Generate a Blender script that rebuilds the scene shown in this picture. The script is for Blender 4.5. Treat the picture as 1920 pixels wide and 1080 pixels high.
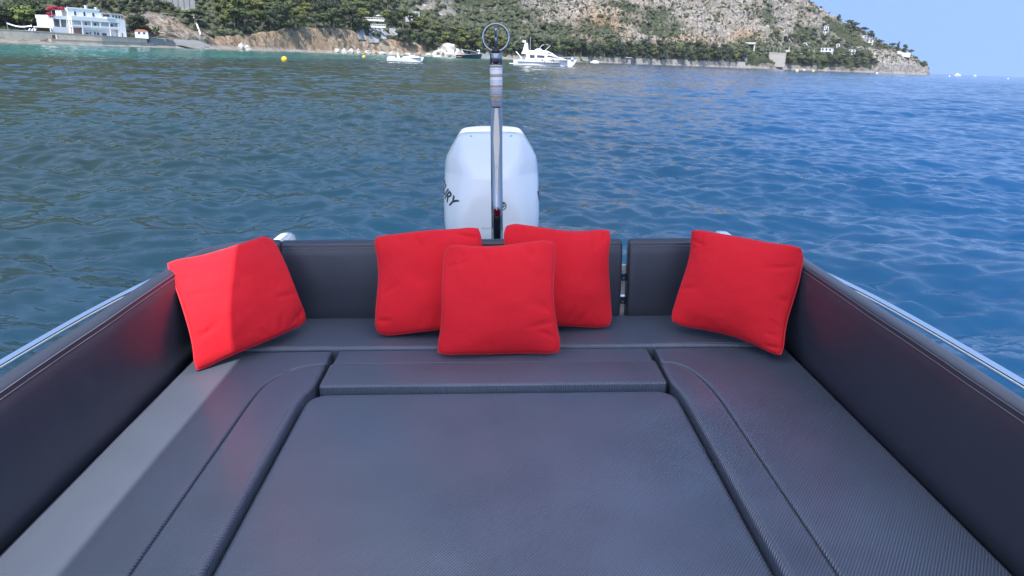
import bpy, bmesh, math, random
import numpy as np
from mathutils import Vector, Matrix, Euler, noise
from mathutils.bvhtree import BVHTree

for o in list(bpy.data.objects):
    bpy.data.objects.remove(o)
SC = bpy.context.scene
COL = SC.collection
rnd = random.Random(7)
R = math.radians

# ------------------------------------------------------------------ camera
FPX, W, H = 1350.0, 1920.0, 1080.0
PITCH, ROLL, YAW = R(17.76), R(2.22), R(1.5)
CAM_Z = 1.75                      # eye above the water
HC = 1.13                         # eye above the seat
SEAT_Z = 0.0
fw = Vector((0, math.cos(PITCH), -math.sin(PITCH)))
r0 = Vector((1, 0, 0)); u0 = Vector((0, math.sin(PITCH), math.cos(PITCH)))
rt = math.cos(ROLL) * r0 + math.sin(ROLL) * u0
up = -math.sin(ROLL) * r0 + math.cos(ROLL) * u0
CAM_M = Matrix(((rt.x, up.x, -fw.x, 0), (rt.y, up.y, -fw.y, 0), (rt.z, up.z, -fw.z, CAM_Z), (0, 0, 0, 1)))
cam_d = bpy.data.cameras.new('camera'); cam = bpy.data.objects.new('camera', cam_d); COL.objects.link(cam)
cam.matrix_world = CAM_M
cam_d.sensor_width = 36.0; cam_d.lens = 36.0 * FPX / W
cam_d.clip_start = 0.05; cam_d.clip_end = 60000
SC.camera = cam
# the boat heels a little: its frame is level with the camera, not with the sea
cb = Matrix.Rotation(-YAW, 4, 'Z') @ Matrix(((1, 0, 0, 0), (0, u0.y, -fw.y, 0), (0, u0.z, -fw.z, 0), (0, 0, 0, 1)))
cb = Matrix.Translation((0, 0, HC)) @ cb
BOAT = CAM_M @ cb.inverted()

# ------------------------------------------------------------------ sky and sun
s_boat = Vector((-0.05, -0.57, 0.82)).normalized()
SUN = (BOAT.to_3x3() @ s_boat).normalized()
wd = bpy.data.worlds.new('World'); SC.world = wd; wd.use_nodes = True
nt = wd.node_tree; nt.nodes.clear()
sky = nt.nodes.new('ShaderNodeTexSky'); sky.sky_type = 'NISHITA'; sky.sun_disc = False
sky.sun_elevation = math.asin(SUN.z); sky.sun_rotation = math.atan2(SUN.x, SUN.y)
sky.altitude = 0; sky.air_density = 1.0; sky.dust_density = 0.25; sky.ozone_density = 1.4
# a clear, dry sky that stays blue down to the horizon: sample the model a little higher than the view direction
tc = nt.nodes.new('ShaderNodeTexCoord'); sp_ = nt.nodes.new('ShaderNodeSeparateXYZ'); cm_ = nt.nodes.new('ShaderNodeCombineXYZ')
ab_ = nt.nodes.new('ShaderNodeMath'); ab_.operation = 'ABSOLUTE'; ad_ = nt.nodes.new('ShaderNodeMath'); ad_.operation = 'ADD'; ad_.inputs[1].default_value = 1.0
nt.links.new(tc.outputs['Generated'], sp_.inputs[0]); nt.links.new(sp_.outputs[2], ab_.inputs[0]); nt.links.new(ab_.outputs[0], ad_.inputs[0])
nt.links.new(sp_.outputs[0], cm_.inputs[0]); nt.links.new(sp_.outputs[1], cm_.inputs[1]); nt.links.new(ad_.outputs[0], cm_.inputs[2])
nv_ = nt.nodes.new('ShaderNodeVectorMath'); nv_.operation = 'NORMALIZE'; nt.links.new(cm_.outputs[0], nv_.inputs[0]); nt.links.new(nv_.outputs[0], sky.inputs[0])
hs = nt.nodes.new('ShaderNodeHueSaturation'); hs.inputs['Saturation'].default_value = 1.0; hs.inputs['Value'].default_value = 0.90
bg = nt.nodes.new('ShaderNodeBackground'); bg.inputs['Strength'].default_value = 0.15
wo = nt.nodes.new('ShaderNodeOutputWorld')
nt.links.new(sky.outputs[0], hs.inputs['Color']); nt.links.new(hs.outputs[0], bg.inputs['Color'])
nt.links.new(bg.outputs[0], wo.inputs[0])
sl = bpy.data.lights.new('sun', 'SUN'); sl.energy = 2.2; sl.angle = R(0.53); sl.color = (1.0, 0.965, 0.92)
so = bpy.data.objects.new('sun', sl); COL.objects.link(so); so.location = SUN * 60
so.rotation_euler = SUN.to_track_quat('Z', 'Y').to_euler()
SC.view_settings.view_transform = 'Standard'; SC.view_settings.look = 'None'
SC.view_settings.exposure = 1.70; SC.view_settings.gamma = 1.0; SC.view_settings.use_curve_mapping = False
SC.cycles.max_bounces = 6; SC.cycles.diffuse_bounces = 3; SC.cycles.glossy_bounces = 4
SC.cycles.transmission_bounces = 3; SC.cycles.volume_bounces = 0; SC.cycles.caustics_reflective = False
SC.cycles.sample_clamp_indirect = 6.0
SC.cycles.use_denoising = True

# ------------------------------------------------------------------ helpers
def ray_dir(px, py):
    return (fw + rt * ((px - 960) / FPX) + up * ((540 - py) / FPX))
def at_range(px, py, r):
    """world point seen at a pixel at horizontal range r"""
    d = ray_dir(px, py); t = r / math.hypot(d.x, d.y)
    return Vector((d.x * t, d.y * t, CAM_Z + d.z * t))
def on_sea(px, py):
    d = ray_dir(px, py); t = -CAM_Z / d.z
    return Vector((d.x * t, d.y * t, 0))
def hor(px): return 137.6 + 0.0388 * (px - 1742)

def mesh(name, verts, faces, mat=None, parent=None, smooth=True, loc=None, mw=None):
    me = bpy.data.meshes.new(name)
    me.from_pydata([tuple(v) for v in verts], [], [tuple(f) for f in faces]); me.validate(); me.update()
    if smooth: me.polygons.foreach_set('use_smooth', [True] * len(me.polygons))
    return link(name, me, mat, parent, loc, mw)
def link(name, me, mat=None, parent=None, loc=None, mw=None):
    o = bpy.data.objects.new(name, me); COL.objects.link(o)
    if mat is not None and me is not None and not me.materials: me.materials.append(mat)
    if parent is not None: o.parent = parent
    if mw is not None: o.matrix_world = mw
    if loc is not None: o.location = loc
    return o
def tag(o, label=None, cat=None, group=None, kind=None):
    if label: o['label'] = label
    if cat: o['category'] = cat
    if group: o['group'] = group
    if kind: o['kind'] = kind
    return o
def thing(name, label, cat, mw=None, group=None, loc=None, rz=0):
    o = bpy.data.objects.new(name, None); COL.objects.link(o); o.empty_display_size = 0.2
    if mw is not None: o.matrix_world = mw
    if loc is not None: o.location = loc; o.rotation_euler = (0, 0, rz)
    return tag(o, label, cat, group)
def copy_tree(o, parent=None):
    c = o.copy(); COL.objects.link(c); c.parent = parent
    for ch in o.children: copy_tree(ch, c)
    return c

class MB:
    """collects boxes, tubes, sheets into one mesh"""
    def __init__(s): s.v = []; s.f = []
    def add(s, v, f):
        n = len(s.v); s.v += [Vector(p) for p in v]; s.f += [[i + n for i in q] for q in f]; return s
    def box(s, x0, x1, y0, y1, z0, z1):
        v = [(x0, y0, z0), (x1, y0, z0), (x1, y1, z0), (x0, y1, z0), (x0, y0, z1), (x1, y0, z1), (x1, y1, z1), (x0, y1, z1)]
        return s.add(v, [(0, 3, 2, 1), (4, 5, 6, 7), (0, 1, 5, 4), (1, 2, 6, 5), (2, 3, 7, 6), (3, 0, 4, 7)])
    def tube(s, pts, rad, n=8, closed=False, cap=True):
        pts = [Vector(p) for p in pts]; m = len(pts)
        rs = rad if isinstance(rad, (list, tuple)) else [rad] * m
        v = []; prev = None
        for i, p in enumerate(pts):
            a = pts[(i - 1) % m] if (closed or i > 0) else p; b = pts[(i + 1) % m] if (closed or i < m - 1) else p
            t = (b - a).normalized() if (b - a).length > 1e-9 else Vector((0, 0, 1))
            if prev is None:
                q = Vector((0, 0, 1)) if abs(t.z) < 0.9 else Vector((1, 0, 0))
                n1 = (q - t * q.dot(t)).normalized()
            else: n1 = (prev - t * prev.dot(t)).normalized()
            prev = n1; n2 = t.cross(n1)
            for k in range(n):
                an = 2 * math.pi * k / n
                v.append(p + (n1 * math.cos(an) + n2 * math.sin(an)) * rs[i])
        f = []
        for i in range(m if closed else m - 1):
            j = (i + 1) % m
            for k in range(n):
                l = (k + 1) % n
                f.append((i * n + k, i * n + l, j * n + l, j * n + k))
        if cap and not closed:
            f.append(tuple(range(n - 1, -1, -1))); f.append(tuple((m - 1) * n + k for k in range(n)))
        return s.add(v, f)
    def loft(s, rings, closed=True, cap0=True, cap1=True):
        n = len(rings[0]); v = [p for r in rings for p in r]; f = []
        for i in range(len(rings) - 1):
            for k in range(n if closed else n - 1):
                l = (k + 1) % n
                f.append((i * n + k, i * n + l, (i + 1) * n + l, (i + 1) * n + k))
        if closed and cap0: f.append(tuple(range(n - 1, -1, -1)))
        if closed and cap1: f.append(tuple((len(rings) - 1) * n + k for k in range(n)))
        return s.add(v, f)
    def prism(s, outline, y0, y1):
        """outline in x,z extruded along y"""
        return s.loft([[(x, y0, z) for x, z in outline], [(x, y1, z) for x, z in outline]])
    def build(s, name, mat, parent=None, smooth=False, mw=None, loc=None, bevel=0):
        o = mesh(name, s.v, s.f, mat, parent, smooth, loc, mw)
        bm = bmesh.new(); bm.from_mesh(o.data); bmesh.ops.recalc_face_normals(bm, faces=bm.faces)
        if bevel:
            es = [e for e in bm.edges if len(e.link_faces) == 2 and e.calc_face_angle(0) > 0.5]
            bmesh.ops.bevel(bm, geom=es, offset=bevel, segments=2, affect='EDGES', clamp_overlap=True)
            for f in bm.faces: f.smooth = False
        bm.to_mesh(o.data); bm.free()
        return o

def catmull(pts, n):
    pts = [Vector(p) for p in pts]; out = []
    P = [2 * pts[0] - pts[1]] + pts + [2 * pts[-1] - pts[-2]]
    for i in range(1, len(P) - 2):
        for k in range(n):
            t = k / n; a, b, c, d = P[i - 1], P[i], P[i + 1], P[i + 2]
            out.append(0.5 * ((2 * b) + (c - a) * t + (2 * a - 5 * b + 4 * c - d) * t * t + (3 * b - a - 3 * c + d) * t ** 3))
    return out + [pts[-1]]

# ------------------------------------------------------------------ materials
class NT:
    def __init__(s, name):
        s.m = bpy.data.materials.new(name); s.m.use_nodes = True; s.t = s.m.node_tree
        s.b = s.t.nodes['Principled BSDF']; s.out = s.t.nodes['Material Output']
    def n(s, typ, **kw):
        nd = s.t.nodes.new(typ)
        for k, v in kw.items():
            if k in nd.inputs.keys() if False else False: pass
            setattr(nd, k, v)
        return nd
    def l(s, a, b): s.t.links.new(a, b)
    def coord(s, kind='Object', scale=(1, 1, 1), rot=(0, 0, 0), loc=(0, 0, 0)):
        c = s.n('ShaderNodeTexCoord'); mp = s.n('ShaderNodeMapping')
        mp.inputs['Scale'].default_value = scale; mp.inputs['Rotation'].default_value = rot; mp.inputs['Location'].default_value = loc
        s.l(c.outputs[kind], mp.inputs['Vector']); return mp.outputs[0]
    def noise(s, vec, scale, detail=4, rough=0.55, dist=0.0):
        nd = s.n('ShaderNodeTexNoise'); s.l(vec, nd.inputs['Vector'])
        nd.inputs['Scale'].default_value = scale; nd.inputs['Detail'].default_value = detail
        nd.inputs['Roughness'].default_value = rough; nd.inputs['Distortion'].default_value = dist
        return nd.outputs['Fac']
    def ramp(s, fac, stops):
        nd = s.n('ShaderNodeValToRGB'); s.l(fac, nd.inputs[0]); e = nd.color_ramp.elements
        while len(e) < len(stops): e.new(0.5)
        for el, (p, c) in zip(e, stops):
            el.position = p; el.color = tuple(c) + (1,) if len(c) == 3 else c
        return nd.outputs[0]
    def mix(s, fac, a, b, typ='MIX'):
        nd = s.n('ShaderNodeMix', data_type='RGBA', blend_type=typ)
        for sock, val in ((nd.inputs[0], fac), (nd.inputs[6], a), (nd.inputs[7], b)):
            if isinstance(val, (int, float)): sock.default_value = val
            elif isinstance(val, tuple): sock.default_value = val + (1,) if len(val) == 3 else val
            else: s.l(val, sock)
        return nd.outputs[2]
    def math(s, op, a, b=0.0, clamp=False):
        nd = s.n('ShaderNodeMath', operation=op); nd.use_clamp = clamp
        for sock, val in ((nd.inputs[0], a), (nd.inputs[1], b)):
            if isinstance(val, (int, float)): sock.default_value = val
            else: s.l(val, sock)
        return nd.outputs[0]
    def bump(s, h, strength=0.3, dist=0.01, normal=None):
        nd = s.n('ShaderNodeBump'); nd.inputs['Strength'].default_value = strength; nd.inputs['Distance'].default_value = dist
        s.l(h, nd.inputs['Height'])
        if normal is not None: s.l(normal, nd.inputs['Normal'])
        return nd.outputs[0]
    def set(s, **kw):
        for k, v in kw.items():
            key = {'color': 'Base Color', 'rough': 'Roughness', 'metal': 'Metallic', 'spec': 'Specular IOR Level', 'ior': 'IOR',
                   'coat': 'Coat Weight', 'coatr': 'Coat Roughness', 'normal': 'Normal', 'trans': 'Transmission Weight',
                   'sheen': 'Sheen Weight', 'sheenr': 'Sheen Roughness', 'sheent': 'Sheen Tint', 'alpha': 'Alpha', 'sss': 'Subsurface Weight'}[k]
            sock = s.b.inputs[key]
            if isinstance(v, (int, float)): sock.default_value = v
            elif isinstance(v, tuple): sock.default_value = v + (1,) if len(v) == 3 else v
            else: s.l(v, sock)
        return s.m

def plain(name, color, rough=0.5, metal=0.0, var=0.12, scale=3.0, bump=0.0, bscale=40.0, spec=0.5, coat=0.0):
    k = NT(name); vec = k.coord('Object')
    n = k.noise(vec, scale, 5)
    c = k.mix(n, tuple(x * (1 - var) for x in color), tuple(min(1, x * (1 + var)) for x in color))
    k.set(color=c, rough=rough, metal=metal, spec=spec, coat=coat)
    if bump: k.set(normal=k.bump(k.noise(vec, bscale, 4), bump, 0.02))
    return k.m

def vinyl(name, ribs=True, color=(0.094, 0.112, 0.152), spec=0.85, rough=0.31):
    k = NT(name); vec = k.coord('Object')
    n1 = k.noise(vec, 3.0, 5); n2 = k.noise(vec, 420.0, 2)
    c = k.mix(n1, tuple(x * 0.86 for x in color), tuple(x * 1.16 for x in color))
    dust = k.ramp(k.noise(vec, 6.0, 6, 0.7), [(0.60, (0, 0, 0)), (0.80, (0.10, 0.10, 0.10))])
    c = k.mix(dust, c, (0.22, 0.23, 0.25))
    g = k.bump(n2, 0.14, 0.001)
    g = k.bump(k.noise(vec, 5.0, 2), 0.07, 0.02, g)
    if ribs:
        mp = k.coord('Object', rot=(0, 0, R(-54.0)))
        wv = k.n('ShaderNodeTexWave', wave_type='BANDS', bands_direction='Y'); k.l(mp, wv.inputs['Vector'])
        wv.inputs['Scale'].default_value = 2 * math.pi / 20 / 0.0068; wv.inputs['Distortion'].default_value = 0.0
        mp2 = k.ramp(k.noise(vec, 2.2, 3), [(0.3, (0.35, 0.35, 0.35)), (0.7, (1, 1, 1))])
        st = k.n('ShaderNodeBump'); st.inputs['Distance'].default_value = 0.0022
        k.l(wv.outputs['Fac'], st.inputs['Height']); k.l(g, st.inputs['Normal']); k.l(mp2, st.inputs['Strength'])
        g = st.outputs[0]
        c = k.mix(k.math('MULTIPLY', wv.outputs['Fac'], 0.5), c, tuple(x * 0.4 for x in color))
    rr = k.math('ADD', k.math('MULTIPLY', n1, 0.12), rough - 0.04)
    k.set(color=c, rough=rr, spec=spec, normal=g)
    return k.m
M = {}
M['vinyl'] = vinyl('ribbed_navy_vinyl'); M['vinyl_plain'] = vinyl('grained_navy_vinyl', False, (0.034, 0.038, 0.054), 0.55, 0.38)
M['thread'] = plain('grey_thread', (0.17, 0.175, 0.20), 0.8)
M['gel'] = plain('white_gelcoat', (0.85, 0.835, 0.80), 0.18, var=0.03, coat=0.3)
M['black'] = plain('black_plastic', (0.012, 0.012, 0.014), 0.4)
M['dark'] = plain('dark_deck_liner', (0.015, 0.016, 0.02), 0.7)
k = NT('polished_steel'); v = k.coord('Object'); M['chrome'] = k.set(color=(0.30, 0.305, 0.315), metal=1.0, rough=k.math('ADD', k.math('MULTIPLY', k.noise(v, 30, 3), 0.06), 0.05))
k = NT('red_cotton'); v = k.coord('Object')
n = k.noise(v, 5, 5); fine = k.noise(v, 320, 3, 0.7)
c = k.mix(n, (0.74, 0.014, 0.024), (0.84, 0.024, 0.036)); c = k.mix(k.math('MULTIPLY', fine, 0.35), c, (0.50, 0.008, 0.018))
M['red'] = k.set(color=c, rough=0.9, spec=0.2, sheen=0.18, sheenr=0.5, sheent=(1, 0.25, 0.3), normal=k.bump(fine, 0.5, 0.0016, k.bump(k.noise(v, 16, 4), 0.25, 0.02)))
M['piping'] = plain('red_piping', (0.66, 0.03, 0.045), 0.85)

k = NT('ivory_canvas'); v = k.coord('Object')
df = k.n('ShaderNodeBsdfDiffuse'); tl = k.n('ShaderNodeBsdfTranslucent'); ms = k.n('ShaderNodeMixShader'); ms.inputs[0].default_value = 0.80  # translucency raised so the unseen canvas adds soft fill light to the cockpit
cc = k.mix(k.noise(v, 2.0, 4), (0.80, 0.78, 0.73), (0.86, 0.84, 0.80)); k.l(cc, df.inputs[0]); k.l(cc, tl.inputs[0])
k.l(df.outputs[0], ms.inputs[1]); k.l(tl.outputs[0], ms.inputs[2]); k.l(ms.outputs[0], k.out.inputs[0]); M['canvas'] = k.m

M['rail'] = plain('bright_steel', (0.86, 0.86, 0.86), 0.12, metal=1.0, var=0.03)
# ------------------------------------------------------------------ the sea
def water_material():
    k = NT('sea_water'); vec = k.coord('Object')
    sx = k.n('ShaderNodeSeparateXYZ'); k.l(vec, sx.inputs[0]); X, Y = sx.outputs[0], sx.outputs[1]
    # shallow sandy water left of a line that runs from the boat's left towards the moored boats
    big = k.noise(vec, 0.03, 4, 0.6)
    side = k.math('SUBTRACT', k.math('SUBTRACT', k.math('MULTIPLY', Y, 0.20), X), 62.0)
    side = k.math('ADD', side, k.math('MULTIPLY', k.math('SUBTRACT', big, 0.5), 46.0))
    sh = k.n('ShaderNodeMapRange', interpolation_type='SMOOTHSTEP'); k.l(side, sh.inputs[0])
    sh.inputs[1].default_value = -8; sh.inputs[2].default_value = 22
    gr = k.n('ShaderNodeMapRange', interpolation_type='SMOOTHSTEP'); k.l(k.math('SUBTRACT', k.math('MULTIPLY', Y, 0.12), X), gr.inputs[0])
    gr.inputs[1].default_value = -9; gr.inputs[2].default_value = 9
    deep = k.mix(gr.outputs[0], (0.004, 0.050, 0.135), (0.010, 0.030, 0.027))  # weed plus hill reflection painted into the left colour, sky reflection into the right
    weed = k.ramp(k.noise(vec, 0.09, 4, 0.6), [(0.42, (0, 0, 0)), (0.62, (1, 1, 1))])
    deep = k.mix(k.math('MULTIPLY', weed, k.math('MULTIPLY', gr.outputs[0], 0.55)), deep, (0.022, 0.024, 0.014))
    c = k.mix(sh.outputs[0], deep, (0.012, 0.135, 0.118))
    ln = k.n('ShaderNodeVectorMath', operation='LENGTH'); k.l(vec, ln.inputs[0])
    fr = k.n('ShaderNodeMapRange', interpolation_type='SMOOTHSTEP'); k.l(ln.outputs['Value'], fr.inputs[0]); fr.inputs[1].default_value = 30; fr.inputs[2].default_value = 160
    b = k.bump(k.noise(k.coord('Object', scale=(1.0, 1.4, 1)), 7.0, 3, 0.5, 0.5), 0.14, 0.06)
    b2 = k.n('ShaderNodeBump'); b2.inputs['Distance'].default_value = 0.5; k.l(k.noise(k.coord('Object', scale=(1.0, 1.6, 1)), 0.9, 3, 0.5, 0.3), b2.inputs['Height'])
    k.l(k.math('MULTIPLY', fr.outputs[0], 0.42), b2.inputs['Strength']); k.l(b, b2.inputs['Normal']); b = b2.outputs[0]
    return k.set(color=c, rough=0.03, ior=1.38, spec=0.5, normal=b)
M['water'] = water_material()
def waves(X, Y, cell):
    g = np.random.default_rng(5); Z = np.zeros_like(X)
    for lam in np.geomspace(0.14, 5.0, 72):
        th = g.normal(0.0, 0.62) + 0.25; ph = g.uniform(0, 6.283); kk = 2 * math.pi / lam
        slope = 0.056 * (0.58 if lam > 0.7 else 1.0) * (0.7 if lam > 2.4 else 1.0)
        amp = slope / kk
        p = kk * (X * math.sin(th) + Y * math.cos(th)) + ph
        fade = np.clip((lam / cell - 1.9) / 2.2, 0, 1)
        Z += amp * fade * (np.sin(p) + 0.22 * np.cos(2 * p))
    patch = 0.84 + 0.30 * np.sin(X * 0.13 + 1.3 + 0.8 * np.sin(Y * 0.05)) * np.sin(Y * 0.093 + 0.4) + 0.22 * np.sin(X * 0.31 + Y * 0.17 + np.sin(X * 0.2)) * np.sin(Y * 0.37)
    return Z * patch
def build_sea():
    r = [0.0, 1.0, 2.0]
    while r[-1] < 1500: r.append(r[-1] + max(0.045, 0.0036 * r[-1]))
    r += [1900, 2500, 3500, 5000, 8000, 14000, 30000]
    r = np.array(r)
    a = np.concatenate([np.linspace(-math.pi, R(-46), 40)[:-1], np.linspace(R(-46), R(46), 520), np.linspace(R(46), math.pi, 40)[1:-1]])
    A, RR = np.meshgrid(a, r); X = RR * np.sin(A); Y = RR * np.cos(A)
    da = np.gradient(a)[None, :] * np.ones_like(RR); dr = np.gradient(r)[:, None] * np.ones_like(RR)
    cell = np.maximum(np.maximum(da * RR, dr * 0.8), 0.03)
    Z = waves(X, Y, cell)
    nr, na = X.shape; v = np.stack([X, Y, Z], -1).reshape(-1, 3)
    i = np.arange(nr - 1)[:, None]; j = np.arange(na)[None, :]; j2 = (j + 1) % na
    q = np.stack([i * na + j, i * na + j2, (i + 1) * na + j2, (i + 1) * na + j], -1).reshape(-1, 4)[:, ::-1]
    me = bpy.data.meshes.new('sea'); me.vertices.add(len(v)); me.vertices.foreach_set('co', v.ravel())
    me.loops.add(q.size); me.loops.foreach_set('vertex_index', q.ravel().astype(np.int32))
    me.polygons.add(len(q)); me.polygons.foreach_set('loop_start', np.arange(len(q), dtype=np.int32) * 4)
    me.polygons.foreach_set('loop_total', np.full(len(q), 4, np.int32)); me.update(); me.validate()
    me.polygons.foreach_set('use_smooth', [True] * len(me.polygons))
    tag(link('sea', me, M['water']), kind='structure')
build_sea()
# ------------------------------------------------------------------ the coast: one sheet of terrain
COLS = [  # pixel column, shoreline range, rows: ('z', height, metres inland) or ('y', picture row, metres inland)
    (-7000, 330, [('z', .7, 8), ('z', 3.9, 12), ('z', 4.2, 45), ('z', 14, 75), ('z', 32, 120), ('z', 85, 210), ('z', 194, 420), ('z', 309, 750)]),
    (-1900, 305, [('z', .7, 8), ('z', 3.9, 12), ('z', 4.2, 45), ('z', 14, 75), ('z', 32, 120), ('z', 85, 210), ('z', 194, 420), ('z', 309, 750)]),
    (-420, 300, [('z', .7, 8), ('z', 3.9, 12), ('z', 4.2, 45), ('z', 14, 75), ('z', 32, 120), ('z', 85, 210), ('z', 194, 420), ('z', 309, 750)]),
    (-100, 312, [('z', .7, 8), ('z', 3.9, 12), ('z', 4.2, 45), ('y', 20, 75), ('y', -40, 115), ('z', 85, 200), ('z', 194, 420), ('z', 309, 750)]),
    (60, 325, [('z', .7, 8), ('z', 3.6, 13), ('z', 4.0, 42), ('y', 25, 70), ('y', -25, 110), ('z', 85, 200), ('z', 194, 420), ('z', 309, 750)]),
    (190, 340, [('z', .7, 8), ('z', 3.3, 13), ('z', 3.6, 42), ('y', 32, 62), ('y', -12, 96), ('z', 88, 200), ('z', 200, 420), ('z', 314, 750)]),
    (260, 360, [('z', .7, 8), ('z', 3.0, 14), ('z', 3.4, 30), ('y', 38, 54), ('y', 2, 86), ('z', 91, 200), ('z', 206, 420), ('z', 321, 750)]),
    (330, 385, [('z', 1.0, 10), ('y', 78, 15), ('y', 64, 30), ('y', 32, 58), ('y', -3, 95), ('z', 93, 210), ('z', 211, 425), ('z', 326, 760)]),
    (420, 425, [('z', 1.4, 9), ('y', 73, 16), ('y', 57, 27), ('y', 25, 70), ('y', -10, 115), ('z', 96, 220), ('z', 217, 430), ('z', 332, 780)]),
    (500, 460, [('z', 1.4, 8), ('y', 64, 15), ('y', 53, 28), ('y', 23, 75), ('y', -12, 120), ('z', 100, 225), ('z', 223, 440), ('z', 337, 790)]),
    (550, 485, [('z', 1.4, 8), ('y', 52, 14), ('y', 46, 27), ('y', 22, 76), ('y', -12, 122), ('z', 102, 230), ('z', 223, 440), ('z', 337, 790)]),
    (640, 515, [('z', 1.5, 8), ('y', 57, 15), ('y', 50, 28), ('y', 25, 80), ('y', -12, 130), ('z', 108, 240), ('z', 229, 450), ('z', 344, 800)]),
    (700, 540, [('z', 1.5, 8), ('y', 76, 15), ('y', 53, 32), ('y', 30, 85), ('y', -5, 140), ('z', 114, 265), ('z', 240, 470), ('z', 360, 820)]),
    (760, 560, [('z', 1.5, 8), ('y', 86, 15), ('y', 66, 38), ('y', 40, 95), ('y', 5, 160), ('z', 125, 300), ('z', 252, 500), ('z', 378, 850)]),
    (850, 600, [('z', 1.5, 8), ('y', 98, 14), ('y', 82, 45), ('y', 55, 120), ('y', 8, 220), ('z', 171, 380), ('z', 309, 580), ('z', 400, 850)]),
    (950, 650, [('z', 1.5, 6), ('y', 104, 12), ('y', 95, 42), ('y', 66, 130), ('y', 5, 250), ('z', 206, 420), ('z', 332, 570), ('z', 413, 820)]),
    (1100, 750, [('z', 1.0, 5), ('y', 107, 9), ('y', 98, 45), ('y', 68, 118), ('y', 0, 255), ('z', 184, 400), ('z', 291, 550), ('z', 350, 800)]),
    (1250, 880, [('z', 1.0, 5), ('y', 111.5, 9), ('y', 101, 45), ('y', 72, 92), ('y', 0, 205), ('z', 176, 320), ('z', 274, 470), ('z', 323, 700)]),
    (1380, 985, [('z', 1.0, 5), ('y', 115.5, 9), ('y', 104, 40), ('y', 78, 72), ('y', 0, 180), ('z', 165, 280), ('z', 245, 410), ('z', 295, 600)]),
    (1440, 1030, [('z', 1.2, 8), ('y', 121, 14), ('y', 97, 30), ('y', 84, 60), ('y', 0, 165), ('z', 140, 255), ('z', 185, 370), ('z', 190, 500)]),
    (1500, 1085, [('z', 1.2, 6), ('y', 120, 12), ('y', 104, 45), ('y', 75, 95), ('y', 1, 188), ('z', 80, 260), ('z', 30, 380), ('z', -5, 480)]),
    (1540, 1115, [('z', 1.2, 5), ('y', 122, 10), ('y', 108, 40), ('y', 80, 90), ('y', 25, 182), ('z', 45, 250), ('z', 10, 340), ('z', -5, 420)]),
    (1580, 1145, [('z', 1.2, 4), ('y', 125, 8), ('y', 112, 35), ('y', 88, 80), ('y', 49, 165), ('z', 28, 230), ('z', 4, 310), ('z', -5, 380)]),
    (1620, 1180, [('z', 1.5, 4), ('y', 126, 8), ('y', 114, 30), ('y', 95, 70), ('y', 66, 138), ('z', 18, 200), ('z', 2, 270), ('z', -5, 330)]),
    (1655, 1215, [('z', 2.0, 3), ('y', 123, 7), ('y', 113, 22), ('y', 100, 45), ('y', 90, 80), ('z', 12, 130), ('z', 1, 190), ('z', -5, 240)]),
    (1690, 1250, [('z', 2.0, 3), ('y', 122, 6), ('y', 112, 18), ('y', 103, 32), ('y', 97, 52), ('z', 10, 90), ('z', 0, 140), ('z', -5, 180)]),
    (1712, 1275, [('z', 2.0, 3), ('y', 124, 6), ('y', 116, 14), ('y', 109, 25), ('y', 106, 40), ('z', 6, 70), ('z', 0, 100), ('z', -5, 130)]),
    (1735, 1298, [('z', 2.0, 3), ('y', 128, 5), ('y', 124, 10), ('y', 123, 16), ('y', 122, 22), ('z', 3, 38), ('z', -2, 60), ('z', -5, 80)]),
    (1741, 1304, [('z', 1.0, 2), ('z', 3, 5), ('z', 6, 9), ('z', 6, 14), ('z', 4, 20), ('z', 0, 30), ('z', -3, 50), ('z', -5, 70)]),
    (1745, 1310, [('z', -3, 2), ('z', -3, 5), ('z', -3, 9), ('z', -3, 14), ('z', -3, 20), ('z', -4, 30), ('z', -4, 50), ('z', -5, 70)]),
]
def col_points(px, d, rows):
    a = at_range(px, hor(px), 1.0); az0 = math.atan2(a.x, a.y); out = [(az0, d - 14, -4.0), (az0, d, 0.0)]
    for kind, val, inl in rows:
        r = d + inl
        if kind == 'y':
            p = at_range(px, val, r); out.append((math.atan2(p.x, p.y), r, p.z))
        else: out.append((az0, r, val))
    return out
def vnoise(P, seed):
    """smooth value noise on an (n,3) array"""
    I = np.floor(P).astype(np.int64); f = P - I; f = f * f * (3 - 2 * f); out = 0
    for dx in (0, 1):
        for dy in (0, 1):
            for dz in (0, 1):
                h = ((I[:, 0] + dx) * 374761393 + (I[:, 1] + dy) * 668265263 + (I[:, 2] + dz) * 2147483647 + seed * 974634777) & 0xffffffff
                h = ((h ^ (h >> 13)) * 1274126177) & 0xffffffff; h = (h ^ (h >> 16)) / 4294967295.0 * 2 - 1
                w = (f[:, 0] if dx else 1 - f[:, 0]) * (f[:, 1] if dy else 1 - f[:, 1]) * (f[:, 2] if dz else 1 - f[:, 2])
                out = out + w * h
    return out
def fbm(P, octv=4, seed=0, ridge=False):
    s = 0; a = 1.0; t = 0
    for o in range(octv):
        v_ = vnoise(P * 2 ** o, seed + o)
        s = s + a * ((1 - 2 * np.abs(v_)) if ridge else v_); t += a; a *= 0.52
    return s / t
FWN, RTN, UPN = np.array(fw), np.array(rt), np.array(up)
def to_pix(P):
    q = P - np.array([0, 0, CAM_Z]); dz = q @ FWN
    return 960 + FPX * (q @ RTN) / dz, 540 - FPX * (q @ UPN) / dz
def blob(px, py, cx, cy, sx, sy): return np.exp(-((px - cx) / sx) ** 2 - ((py - cy) / sy) ** 2)
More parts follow.
